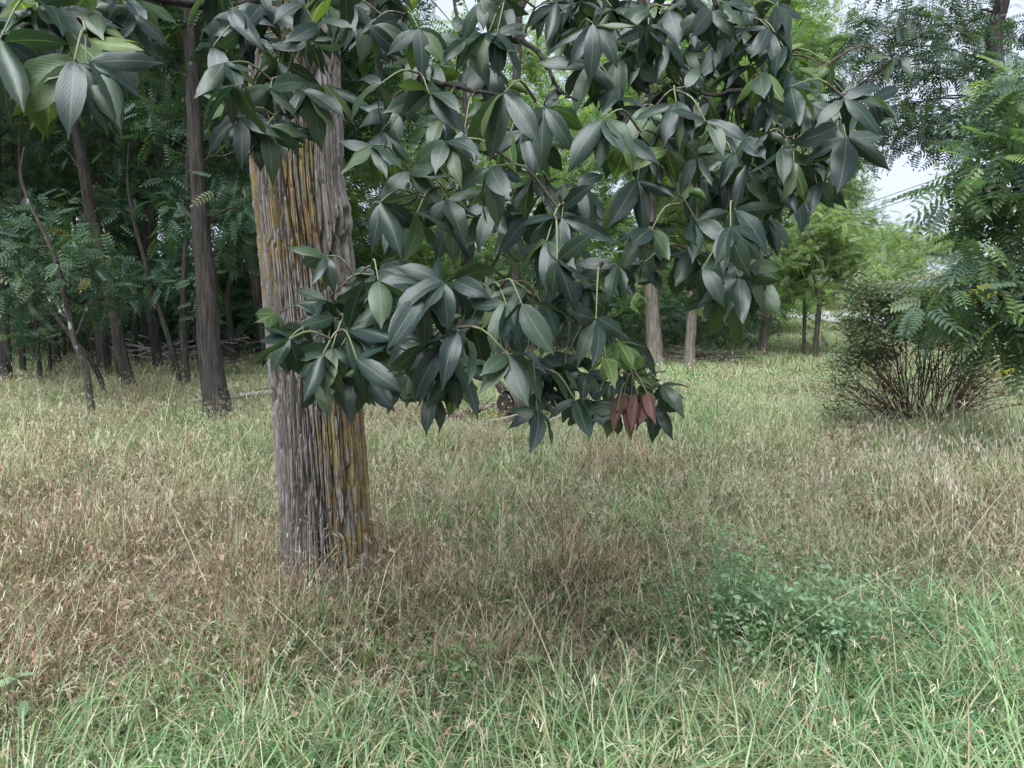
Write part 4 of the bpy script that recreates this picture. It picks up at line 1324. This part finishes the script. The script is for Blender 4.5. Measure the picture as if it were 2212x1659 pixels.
nodes, leafs = [], []           # nodes: places where leaflets meet; leafs: (node, base, tip, tone, normal hint)
for bx, by, tx, ty, tone in seen:
    for k, (nx_, ny_, Y, _) in enumerate(nodes):
        if abs(nx_ - bx) + abs(ny_ - by) < 7:
            break
    else:
        k = len(nodes)
        L_px = math.hypot(tx - bx, ty - by)
        Y = depth_of(bx, by) * (1 + random.uniform(-0.03, 0.03) - 0.0022 * (min(L_px, 115) - 70))
        if tone == "x":
            Y = 1.86
        if L_px < 45:
            Y *= 1.12
        nodes.append((bx, by, Y, at(bx, by, Y)))
    _, _, Y, nb = nodes[k]
    base = at(bx, by, Y)
    app = math.hypot(tx - bx, ty - by) * Y / FPX
    L0 = max(app * 1.04, random.uniform(0.105, 0.135))
    dd = min(math.sqrt(max(L0 * L0 - app * app, 0)), 0.08)
    tip = at(tx, ty, Y - dd * random.choice([1, 1, 1, -0.5]))
    leafs.append((k, base, tip, tone, unit(CAMP - base) + rng.normal(0, 0.35, 3) if tone == "x" else None))
n_seen = len(leafs)
per_node = {}
for lf in leafs:
    per_node.setdefault(lf[0], []).append(lf)
for k, lst in per_node.items():                 # complete each hand of leaflets to a fan of four or five
    if lst[0][3] == "x":
        continue
    have = [math.atan2(*(np.array(proj(l[2])) - np.array(proj(l[1])))) for l in lst]
    for step in (0.62, -0.62, 1.2, -1.2, 1.75, -1.75):
        if len(have) >= 5:
            break
        a = have[0] + step * random.uniform(0.85, 1.15)
        if min(abs(math.remainder(a - h, 2 * math.pi)) for h in have) < 0.42:
            continue
        have.append(a)
        b0, tip0 = lst[0][1], lst[0][2]
        ln = np.linalg.norm(tip0 - b0) * random.uniform(0.65, 0.95)
        dv = unit(RGT * math.sin(a) - UPV * math.cos(a) + FWD * random.uniform(-0.5, 0.7))
        b1 = b0 + FWD * 0.012
        leafs.append((k, b1, b1 + dv * ln, lst[0][3], None))

# further leaves behind them, filling the hanging mass
mass_poly = [(740, -60), (760, 330), (790, 480), (860, 560), (800, 640), (690, 690), (600, 760), (700, 850), (860, 850), (930, 880), (1060, 850), (1130, 880), (1290, 900), (1440, 900), (1450, 850), (1360, 740), (1340, 650), (1390, 590),
             (1500, 600), (1560, 690), (1630, 700), (1660, 560), (1750, 420), (1890, 340), (1900, 240), (1800, 190), (1690, 100), (1710, -60)]
mass2 = [(-40, -40), (-40, 150), (100, 180), (250, 190), (300, 100), (330, -40)]
mass3 = [(420, -40), (440, 220), (510, 330), (690, 310), (740, 230), (860, 120), (850, -40)]
mass4 = [(1180, -60), (1190, 150), (1260, 330), (1420, 420), (1660, 400), (1790, 300), (1760, 190), (1690, 90), (1700, -60)]
gaps = [(960, 90, 110, 80), (1280, 190, 110, 95), (870, 700, 60, 60), (1290, 330, 75, 60), (860, 400, 40, 60), (930, 230, 50, 40), (1000, 560, 50, 40), (1130, 130, 60, 60), (830, 150, 60, 60), (1180, 300, 60, 50), (1000, 420, 60, 40)]


def inside(poly, x, y):
    c = False
    for (x0, y0), (x1, y1) in zip(poly, poly[1:] + poly[:1]):
        if (y0 > y) != (y1 > y) and x < (x1 - x0) * (y - y0) / (y1 - y0) + x0:
            c = not c
    return c


r3 = random.Random(21)
for poly, cnt in ((mass_poly, 72), (mass2, 10), (mass3, 18), (mass4, 30)):
    xs_, ys_ = [q[0] for q in poly], [q[1] for q in poly]
    k = 0
    while k < cnt:
        x, y = r3.uniform(min(xs_), max(xs_)), r3.uniform(min(ys_), max(ys_))
        if not inside(poly, x, y + 45) or not inside(poly, x, y) or any(((x - a) / c) ** 2 + ((y + 30 - b) / d_) ** 2 < 1 for a, b, c, d_ in gaps):
            continue
        if x > 900 and y > 420 and r3.random() < 0.3:
            continue
        k += 1
        Y = depth_of(x, y) * r3.uniform(1.08, 1.38)
        node = at(x, y, Y)
        ki = len(nodes)
        nodes.append((x, y, Y, node))
        az = r3.uniform(0, 6.28)
        ax_ = unit([math.cos(az), math.sin(az), r3.uniform(-0.9, 0.1)])
        sd_ = unit(np.cross(ax_, [0, 0, 1]))
        for a in (-1.35, -0.6, 0.0, 0.6, 1.35):
            ln = r3.uniform(0.085, 0.115) if abs(a) > 1 else r3.uniform(0.11, 0.15)
            dirv = unit(ax_ * math.cos(a) + sd_ * math.sin(a) + np.array([0, 0, r3.uniform(-0.9, 0.15)]))
            b0 = node - ax_ * (0.035 if abs(a) > 1 else 0.0)
            leafs.append((ki, b0, b0 + dirv * ln, "y" if r3.random() < 0.05 else "n", np.array([r3.uniform(-.3, .3), -0.35, 1.0])))

# twigs: every node grows from the nearest wood already there
order = sorted(range(len(nodes)), key=lambda k: np.min(np.linalg.norm(BP[:, :3] - nodes[k][3], axis=1)))
pool = BP[:, :3].copy()
twb = MB()
pet = {}
for k in order:
    nb = nodes[k][3]
    d2 = np.linalg.norm(pool - (nb + np.array([0, 0.03, 0.05])), axis=1)
    s0 = pool[int(np.argmin(d2))]
    dist = np.linalg.norm(nb - s0)
    mid = s0 * 0.5 + nb * 0.5 + np.array([0, 0.01, 0.22 * dist]) + rng.normal(0, 0.03 * dist, 3)
    Q = spline([s0, mid, nb], 7)
    cut = max(2, int(7 - 0.10 / max(dist, 0.03) * 6))
    rr = np.linspace(0.0032 + 0.004 * min(dist, 0.5), 0.0013, 7)
    tube(twb, Q[:cut + 1] - hb, rr[:cut + 1], 5, cap=False)
    pet[k] = (Q[cut:], rr[cut:]) if cut < 6 else (Q[-2:], rr[-2:])
    pool = np.vstack([pool, Q[2:5]])
tag(link("twigs", twb.mesh("twigs", [M["twig"]]), hick), kind="stuff")
M["petiole"] = leaf_material("leaf_stalk", [(0.0, (0.08, 0.10, 0.045)), (1.0, (0.14, 0.16, 0.07))], trans=0, rough=0.6)


def leaflet_matrix(base, tip, hint):
    yv = tip - base
    ln = np.linalg.norm(yv)
    yv = yv / ln
    if hint is None:
        if random.random() < 0.7:
            hint = unit(CAMP - base) * random.uniform(0.5, 1.2) + np.array([0, 0, 0.7]) + rng.normal(0, 0.33, 3)
        else:
            hint = unit(CAMP - base) * random.uniform(-0.2, 0.8) + np.array([0, 0, 0.8]) + rng.normal(0, 0.7, 3)
    zv = hint - yv * (hint @ yv)
    if np.linalg.norm(zv) < 0.1:
        zv = np.cross(yv, [1, 0.2, 0.1])
    zv = unit(zv)
    xv = np.cross(yv, zv)
    return np.stack([xv, yv, zv], 1), ln


fit = 1.0
by_node = {}
for q, lf in enumerate(leafs):
    by_node.setdefault(lf[0], []).append(q)
size = {}
for k, qs in by_node.items():
    size[k] = sum(np.linalg.norm(leafs[q][2] - leafs[q][1]) / leafs[q][1][1] for q in qs)
single_nodes, cnt = set(), 0
for k in sorted(by_node, key=lambda k: (min(by_node[k]) >= n_seen, -size[k] / len(by_node[k]))):
    if cnt + len(by_node[k]) > 300:
        continue
    single_nodes.add(k)
    cnt += len(by_node[k])
crown = MB()
for k, qs in by_node.items():
    Qp, rp = pet[k]
    if k in single_nodes:
        mb = MB()
        tube(mb, Qp - hb, rp, 5, cap=False)
        lo = link("leaf", mb.mesh("leaf_stalk", [M["petiole"]]), hick)
    else:
        tube(crown, Qp - hb, rp, 5, cap=False, mi=1)
    for q in qs:
        _, base, tip, tone, hint = leafs[q]
        Rm, ln = leaflet_matrix(base, tip, hint)
        me = LM[tone][random.randrange(len(LM[tone]))]
        wscale = random.uniform(0.82, 1.08) * (1.12 if ln < 0.1 else 1.0)
        if k in single_nodes:
            o = link("leaflet", me, lo)
            mw = Matrix(((Rm[:, 0] * ln * wscale).tolist(), (Rm[:, 1] * ln * 1.13).tolist(), (Rm[:, 2] * ln).tolist())).transposed().to_4x4()
            mw.translation = Vector(base - hb)
            o.matrix_local = mw
            if tone == "x":
                o["label"] = "withered red brown leaflet"
            elif tone == "y":
                o["label"] = "paler yellow green leaflet"
        else:
            co = np.empty(len(me.vertices) * 3, np.float32)
            me.vertices.foreach_get("co", co)
            co = co.reshape(-1, 3) * np.array([ln * wscale, ln * 1.13, ln])
            uvs = np.zeros((len(co), 2))
            for lp, uvd in zip(me.loops, me.uv_layers[0].data):
                uvs[lp.vertex_index] = uvd.uv
            crown.add(base + co @ Rm.T - hb, [tuple(pg.vertices) for pg in me.polygons], {"n": 0, "y": 2, "x": 0}[tone], random.random(), uvs)
tag(link("leaves", crown.mesh("leaves", [M["hick"], M["petiole"], M["hick_young"]]), hick), kind="stuff")

# green buds and husks at the twig ends
def pod(vx, vy, tx, ty, Y, w):
    a, b = at(vx, vy, Y), at(tx, ty, Y - 0.02)
    t = np.linspace(0, 1, 7)
    P = a + (b - a) * t[:, None] + np.array([0, 0, 0.012]) * np.sin(t * math.pi)[:, None]
    mb = MB()
    tube(mb, P - hb, w * np.sin(np.clip(t * 0.9 + 0.06, 0, 1) * math.pi) + 0.0006, 7)
    link("bud", mb.mesh("bud", [M["hick_young"]]), hick)


pod(997, 683, 944, 722, 1.68, 0.009)
pod(1095, 188, 1140, 203, 1.95, 0.012)
pod(1160, 380, 1175, 420, 1.95, 0.010)
pod(1488, 420, 1526, 434, 1.8, 0.010)

# the rest of its crown, unseen overhead, added to shade the hanging leaves
ts = []
for i in range(4):
    mb = MB()
    r6 = random.Random(60 + i)
    for c_ in range(3):
        o_ = np.array([r6.uniform(-.15, .15), r6.uniform(-.15, .15), r6.uniform(-.1, .1)])
        az = r6.uniform(0, 6.28)
        for a in (-1.35, -0.6, 0.0, 0.6, 1.35):
            me = LM["n"][r6.randrange(NV_)]
            co = np.empty(len(me.vertices) * 3, np.float32)
            me.vertices.foreach_get("co", co)
            co = co.reshape(-1, 3) * r6.uniform(0.11, 0.17)
            uvs = np.zeros((len(co), 2))
            for lp, uvd in zip(me.loops, me.uv_layers[0].data):
                uvs[lp.vertex_index] = uvd.uv
            Rm = rotm(az + a, r6.uniform(-1.0, -0.2), 0)
            mb.add(o_ + co @ Rm.T, [tuple(pg.vertices) for pg in me.polygons], 0, r6.random(), uvs)
    ts.append(template("hickory_spray", mb.mesh("hickory_spray", [M["hick"]])))
scatter_tree("hickory_spray", ts)
P = []
for _ in range(34):
    c = np.array([random.uniform(-3.0, 2.0), random.uniform(1.9, 6.0), 0])
    c[2] = max(1.5 + 0.48 * c[1], 2.7) + random.uniform(0.15, 2.2)
    P.append(blob_points(c, 0.55, 13)[0])
P = np.concatenate(P)
P[:, 2] = np.maximum(P[:, 2], 1.5 + 0.40 * P[:, 1] + 0.12)
n = len(P)
tag(scatter("crown", "hickory_spray", P - hb, np.stack([rng.normal(0, .3, n), rng.normal(0, .3, n), rng.uniform(0, 6.28, n)], 1), rng.uniform(0.9, 1.2, n), hick), kind="stuff")

# ------------------------------------------------------------------ shrub of many dark stems
sb = gnd(1990, 952)
shrub = empty("shrub", (sb[0], sb[1], 0))
tag(shrub, "leggy shrub with a fan of dark bare stems at the meadow's edge", "shrub")
SY = sb[1]
stems = []
r4 = random.Random(9)
for i in range(96):
    f = (i + 0.5) / 96
    a = -1.25 + 2.45 * f + r4.uniform(-0.06, 0.06)
    h = (1.32 - 0.30 * abs(a)) * r4.uniform(0.8, 1.12)
    dx = math.sin(a) * h * r4.uniform(0.85, 1.1)
    dz = math.cos(a) * h
    dy = r4.uniform(-0.45, 0.45)
    b0 = np.array([r4.uniform(-0.16, 0.16) + 0.1 * math.sin(a), r4.uniform(-0.12, 0.12), -0.03])
    e = np.array([dx, dy, max(dz, 0.28) + 0.05])
    mid = b0 * 0.5 + e * 0.5 + np.array([-0.02 * math.sin(a), 0, 0.06 + 0.08 * abs(a)])
    r0 = r4.uniform(0.0035, 0.008)
    Q = spline([np.r_[b0, r0], np.r_[mid, r0 * 0.75], np.r_[e, r0 * 0.3]], 9)
    Q[1:-1, :3] += rng.normal(0, 0.012, (7, 3))
    mb = MB()
    tube(mb, Q[:, :3], Q[:, 3], 5)
    for _ in range(9):
        j = r4.randint(3, 8)
        e2 = Q[j, :3] + np.array([r4.uniform(-.24, .24) + 0.12 * math.sin(a), r4.uniform(-.2, .2), r4.uniform(0.0, 0.3)])
        Q2 = spline([Q[j, :3], (Q[j, :3] + e2) / 2 + rng.normal(0, 0.02, 3), e2], 4)
        tube(mb, Q2, np.linspace(Q[j, 3] * 0.6, 0.0016, 4), 4, cap=False)
        stems.append(e2)
    link("stem", mb.mesh("stem", [M["stem_dark"]]), shrub)
    stems.append(e)


def oval_cluster(seed, mk, n=9, sz=0.035, spread=0.07):
    r = random.Random(seed)
    mb = MB()
    for _ in range(n):
        c = np.array([r.uniform(-spread, spread) for _ in range(3)])
        Rm = rotm(r.uniform(0, 6.28), r.uniform(-.6, .6), r.uniform(-.6, .6))
        s = sz * r.uniform(0.7, 1.3)
        P = np.array([(0, 0, 0), (.35, .26, .06), (.75, .2, .03), (1, 0, -.08), (.75, -.2, .03), (.35, -.26, .06)]) * s
        mb.add(c + P @ Rm.T, [(0, 1, 2, 3), (0, 3, 4, 5)], 0, r.random())
    return mb.mesh("leaf_cluster", [M[mk]], False)


for mk in ("shrub", "weed", "weed_light"):
    scatter_tree("oval_" + mk, [template("oval_" + mk, oval_cluster(i, mk)) for i in range(4)])
P = []
for vx, vy, r, n in [(1900, 660, .17, 45), (1870, 720, .17, 55), (1900, 770, .16, 50), (1940, 690, .2, 55), (1990, 650, .2, 55), (1930, 640, .15, 40), (1850, 780, .12, 22), (2000, 720, .15, 25), (1820, 850, .15, 12), (2040, 680, .2, 35), (1810, 900, .12, 8),
                     (1860, 640, .18, 50), (2080, 740, .25, 50), (1840, 700, .15, 40), (1960, 660, .25, 70), (2020, 640, .25, 60), (2050, 710, .22, 50), (1820, 790, .16, 25), (2110, 800, .2, 25), (1930, 720, .22, 45)]:
    P.append(blob_points(at(vx, vy, SY + random.uniform(-.3, .3)), r * 1.15, int(n * 1.5))[0])
P = np.concatenate(P) - np.array([sb[0], sb[1], 0])
n = len(P)
tag(scatter("foliage", "oval_shrub", P, rng.uniform(-0.5, 0.5, (n, 3)) + [0, 0, 3], rng.uniform(0.8, 1.3, n), shrub), kind="stuff")

# ------------------------------------------------------------------ dead wood in the clearing
def log(name, label, a, b, r0, r1, bark, cat="log", face=None, knots=3, group=None, stub=0):
    a, b = np.asarray(a, float), np.asarray(b, float)
    base = np.array([a[0], a[1], 0])
    root = empty(name, base)
    tag(root, label, cat, group)
    n = 14
    t = np.linspace(0, 1, n)
    Pm = a + (b - a) * t[:, None] + rng.normal(0, r0 * 0.08, (n, 3)) * np.minimum(t, 1 - t)[:, None] * 4
    rr = r0 + (r1 - r0) * t
    mb = MB()
    tube(mb, Pm - base, rr, 14, rough=0.06, cap=False)
    link("bark", mb.mesh("bark", [M[bark]]), root)
    for e, (c, nrm, rad_) in (("cut_face", (Pm[0], unit(a - b), r0)), ("cut_face", (Pm[-1], unit(b - a), r1))):
        mb = MB()
        u_ = unit(np.cross(nrm, [0.1, 0.2, 0.97]))
        v_ = np.cross(nrm, u_)
        an = np.arange(14) * 2 * math.pi / 14
        ring = c - base + nrm * 0.004 + (u_ * np.cos(an)[:, None] + v_ * np.sin(an)[:, None]) * rad_ * 0.93
        cen = (c - base + nrm * 0.012)[None]
        mb.add(ring, [tuple(range(14))])
        link(e, mb.mesh(e, [M[face or bark]], False), root)
    for _ in range(stub):
        j = random.randint(3, n - 4)
        e2 = Pm[j] + np.array([random.uniform(-.15, .15), random.uniform(-.1, .1), random.uniform(.06, .22)])
        mb = MB()
        tube(mb, spline([Pm[j] - base, e2 - base], 4), np.linspace(rr[j] * 0.35, 0.004, 4), 6)
        link("branch_stub", mb.mesh("branch_stub", [M[bark]]), root)
    return root


LY = gy(1100, 925)
log("cut_log", "thick log whose dark sawn face looks out of the grass", at(1092, 872, LY - 0.1), at(1215, 862, LY + 0.45), 0.125, 0.11, "dead_dark", face="cut")
log("broken_log", "short broken log leaning up behind the sawn log", at(1112, 880, LY + 0.25), at(1076, 828, LY + 0.25), 0.055, 0.045, "dead_dark")
log("fallen_branch", "reddish barkless branch lying across the grass by the logs", at(925, 912, LY - 0.15), at(1045, 880, LY + 0.2), 0.02, 0.028, "dead_red", "branch", stub=2)
log("fallen_branch", "pale grey branch propped behind the reddish one", at(1000, 905, LY + 0.4), at(1080, 865, LY + 0.5), 0.016, 0.012, "dead", "branch", stub=1)
log("rotten_log", "mossy rotten log sunk in the meadow below the hanging leaf pair", at(1072, 962, gy(1110, 985)), at(1172, 956, gy(1110, 985) + 0.1), 0.07, 0.06, "moss", face="dead_dark")
log("birch_stick", "white peeled stick poking from the rotten log", at(1078, 954, gy(1110, 990)), at(1108, 958, gy(1110, 990)), 0.016, 0.016, "dead", "stick")
log("fallen_log", "short dark log lying by the last hanging leaf in the clearing", at(1496, 848, gy(1480, 862)), at(1440, 852, gy(1480, 862) + 0.3), 0.05, 0.045, "dead_dark")
log("fallen_branch", "thin grey branch lying from the thick dark tree to the big trunk", at(415, 866, 8.6), at(590, 847, 8.9), 0.022, 0.03, "dead", "branch", stub=3)

mb = MB()
th_ = np.linspace(0, 2 * math.pi, 22, endpoint=False)
V = []
for q in (1.0, 0.8, 0.5, 0.2):
    for t in th_:
        V.append((0.34 * q * math.cos(t) * (1 + 0.1 * math.sin(3 * t)), 0.2 * q * math.sin(t), 0.15 * (1 - q * q) + 0.012 * math.sin(7 * t + 9 * q)))
V.append((0, 0, 0.152))
F = [(k * 22 + i, k * 22 + (i + 1) % 22, (k + 1) * 22 + (i + 1) % 22, (k + 1) * 22 + i) for k in range(3) for i in range(22)] + [(66 + i, 66 + (i + 1) % 22, 88) for i in range(22)]
mb.add(V, F)
g0 = gnd(1052, 918)
tag(link("moss_mound", mb.mesh("moss_mound", [M["moss"]]), None, (g0[0], g0[1], 0)), "low mossy mound of rotten wood beside the reddish branch", "mound")

# sticks of the brush piles, each one loose
r5 = random.Random(12)
def stick(a, b, r, mk, label, group):
    mid = (a + b) / 2 + np.array([r5.uniform(-.05, .05), 0, r5.uniform(-.03, .06)])
    Q = spline([a, mid, b], 6)
    base = np.array([a[0], a[1], 0])
    mb = MB()
    tube(mb, Q - base, np.linspace(r, r * 0.5, 6), 6)
    tag(link("dead_stick", mb.mesh("dead_stick", [M[mk]]), None, base), label, "stick", group)


for _ in range(34):
    vx, vy = r5.uniform(285, 445), r5.uniform(752, 800)
    Yp = r5.uniform(13.2, 15)
    a = at(vx, vy, Yp)
    a[2] = max(a[2], 0.06)
    an = r5.uniform(-0.7, 0.7) + r5.choice([0, math.pi])
    ln = r5.uniform(0.5, 1.5)
    b = a + np.array([math.cos(an) * ln, r5.uniform(-.3, .3), abs(math.sin(an)) * ln * r5.choice([1, .5, -.1])])
    b[2] = max(b[2], 0.04)
    stick(a, b, r5.uniform(0.012, 0.024), "dead", "pale dead stick in the brush pile of the wood", "sticks of the wood's brush pile")
for _ in range(24):
    vx, vy = r5.uniform(1440, 1545), r5.uniform(765, 800)
    Yp = r5.uniform(13.6, 15)
    a = at(vx, vy, Yp)
    a[2] = max(a[2], 0.05)
    an = r5.uniform(-0.5, 0.5) + r5.choice([0, math.pi])
    ln = r5.uniform(0.4, 1.0)
    b = a + np.array([math.cos(an) * ln, r5.uniform(-.3, .3), abs(math.sin(an)) * ln * 0.6])
    stick(a, b, r5.uniform(0.012, 0.025), "dead_dark", "dark dead stick heaped at the thinner grey tree's foot", "sticks heaped in the clearing")
for _ in range(26):
    a = at(r5.uniform(480, 570), r5.uniform(740, 790), r5.uniform(13, 16))
    a[2] = max(a[2], 0.05)
    an = r5.uniform(-1.0, 1.0) + r5.choice([0, math.pi])
    b = a + np.array([math.cos(an), r5.uniform(-.3, .3), abs(math.sin(an)) * 0.8]) * r5.uniform(0.4, 1.1)
    stick(a, b, r5.uniform(0.012, 0.022), "dead_dark", "dark dead stick in the tangle between the thick dark tree and the big trunk", "sticks of the dark tangle")

for _ in range(16):
    a = at(r5.uniform(940, 1180), r5.uniform(885, 925), LY + r5.uniform(-.4, .6))
    a[2] = max(a[2], 0.05)
    an = r5.uniform(-0.5, 0.8) + r5.choice([0, math.pi])
    b = a + np.array([math.cos(an), r5.uniform(-.4, .4), abs(math.sin(an)) * 0.7]) * r5.uniform(0.25, 0.7)
    stick(a, b, r5.uniform(0.008, 0.018), r5.choice(["dead_dark", "dead_dark", "dead"]), "dead stick lying in the heap around the sawn log", "sticks around the sawn log")

# ------------------------------------------------------------------ weeds in the meadow
def weed(vx, vy, h, n, mk, label, spread=0.10, sz=1.0):
    g0 = gnd(vx, vy)
    root = empty("weed_plant", (g0[0], g0[1], 0))
    tag(root, label, "weed", "leafy weeds in the grass")
    P = []
    mb = MB()
    for _ in range(n):
        e = np.array([random.gauss(0, spread), random.gauss(0, spread * 0.7), h * random.uniform(0.7, 1.1)])
        Q = spline([np.array([e[0] * 0.2, e[1] * 0.2, -0.02]), e * np.array([0.6, 0.6, 0.55]), e], 6)
        tube(mb, Q, np.linspace(0.003, 0.0012, 6), 4, cap=False)
        for t in np.linspace(0.3, 1.0, 8):
            P.append(Q[min(int(t * 5), 5)] + rng.normal(0, 0.02, 3))
    link("stems", mb.mesh("stems", [M[mk]]), root)
    P = np.array(P)
    k = len(P)
    tag(scatter("foliage", "oval_" + mk, P, np.stack([rng.normal(0, .4, k), rng.normal(0, .4, k), rng.uniform(0, 6.28, k)], 1), rng.uniform(0.35, 0.8, k) * sz, root), kind="stuff")


weed(1590, 1450, 0.52, 22, "weed", "grey green leafy weed, the larger one rising from the withered grass", 0.15)
weed(1690, 1470, 0.42, 20, "weed", "grey green leafy weed close beside the larger one", 0.16)
weed(1790, 1490, 0.40, 20, "weed", "grey green leafy weed nearest the lush clump at the edge", 0.16)
weed(1660, 1510, 0.30, 14, "weed_light", "bright green small leaved weed in front of the grey green weeds", 0.09, 0.7)
weed(955, 1560, 0.28, 14, "weed_light", "bright green weed in the withered grass before the big trunk", 0.09, 0.7)
weed(1985, 1440, 0.36, 16, "weed", "pale green weed among straw grass above the lush edge clump", 0.12, 0.7)
weed(1480, 1270, 0.3, 6, "weed", "thin blue green weed in the middle of the straw grass", 0.08, 0.7)


def lobed(vx, vy, n, mk, label, s=1.0):
    g0 = gnd(vx, vy)
    root = empty("weed_plant", (g0[0], g0[1], 0))
    tag(root, label, "weed", "broad leaved seedlings in the grass")
    for _ in range(n):
        az = random.uniform(0, 6.28)
        c = np.array([random.uniform(-.07, .07), random.uniform(-.05, .05), random.uniform(0.17, 0.26)]) * s
        Rm = rotm(az, random.uniform(-.4, .4), random.uniform(-.1, .6))
        pr = [(0, 0), (.12, .22), (.35, .2), (.45, .38), (.6, .22), (.8, .2), (1, 0), (.8, -.2), (.6, -.22), (.45, -.38), (.35, -.2), (.12, -.22)]
        V = np.array([(x, y, 0.12 * abs(y)) for x, y in pr] + [(0.5, 0, 0)]) * 0.055 * s
        mb = MB()
        mb.add(c + V @ Rm.T, [(i, (i + 1) % 12, 12) for i in range(12)], 0, random.random())
        tube(mb, spline([np.array([0, 0, -0.02]), c * np.array([.6, .6, .5]), c], 4), 0.0015, 4, cap=False)
        link("leaf", mb.mesh("leaf", [M[mk]]), root)


lobed(815, 1650, 10, "weed_light", "pale lobed seedling at the bottom edge below the big trunk")
lobed(30, 1640, 8, "weed", "blue green broad leaved seedling in the bottom corner by the withered grass", 1.1)
lobed(1150, 1560, 4, "weed_light", "small pale lobed seedling in the green grass at mid frame")
lobed(1205, 1070, 4, "yellow", "small yellow leaved seedling in the straw grass below the rotten log", 0.9)

# ------------------------------------------------------------------ overhead wires and the pale post by the path
m, N, L = mat("wire")
out = N.new("ShaderNodeOutputMaterial")
p = N.new("ShaderNodeBsdfPrincipled")
p.inputs["Base Color"].default_value = (0.2, 0.2, 0.22, 1)
p.inputs["Roughness"].default_value = 0.6
L.new(p.outputs[0], out.inputs["Surface"])
M["wire"] = m
names = ["topmost", "second", "third", "fourth", "lowest"]
for i, (x0, y0, x1, y1, Yw) in enumerate([(1888, 400, 1995, 363, 40), (1888, 413, 2021, 370, 40), (1891, 420, 2025, 377, 41), (1918, 470, 1948, 463, 44), (1918, 487, 1948, 480, 44)]):
    sl = (y1 - y0) / (x1 - x0)
    a, b = at(x0 - 500, y0 - sl * 500 + 12, Yw + 8), at(x0 + 700, y0 + sl * 700 + 12, Yw - 8)
    t = np.linspace(0, 1, 24)[:, None]
    Q = a + (b - a) * t
    Q[:, 2] -= 0.5 * (1 - (2 * t[:, 0] - 1) ** 2)
    base = Q[0].copy()
    mb = MB()
    tube(mb, Q - base, 0.024, 5)
    tag(link("power_line", mb.mesh("power_line", [M["wire"]]), None, base), "overhead power line crossing the gap of open sky, " + names[i] + " of five", "power line", "overhead power lines")

m, N, L = mat("white_post")
out = N.new("ShaderNodeOutputMaterial")
p = N.new("ShaderNodeBsdfPrincipled")
n1 = N.new("ShaderNodeTexNoise")
n1.inputs["Scale"].default_value = 20
cr = ramp(N, [(0.3, (0.5, 0.5, 0.5)), (0.7, (0.7, 0.7, 0.7))])
L.new(n1.outputs["Fac"], cr.inputs["Fac"])
L.new(cr.outputs["Color"], p.inputs["Base Color"])
L.new(p.outputs[0], out.inputs["Surface"])
pp_ = gnd(2048, 668)
base = np.array([pp_[0], pp_[1], 0])
h = at(2048, 552, pp_[1])[2]
mb = MB()
tube(mb, np.array([[0, 0, -.1], [0, 0, h * 0.5], [0, 0, h - 0.05], [0, 0, h]]), [0.1, 0.09, 0.085, 0.06], 10)
tag(link("utility_post", mb.mesh("utility_post", [m]), None, base), "pale post standing beyond the path beside the near feathery tree", "post")
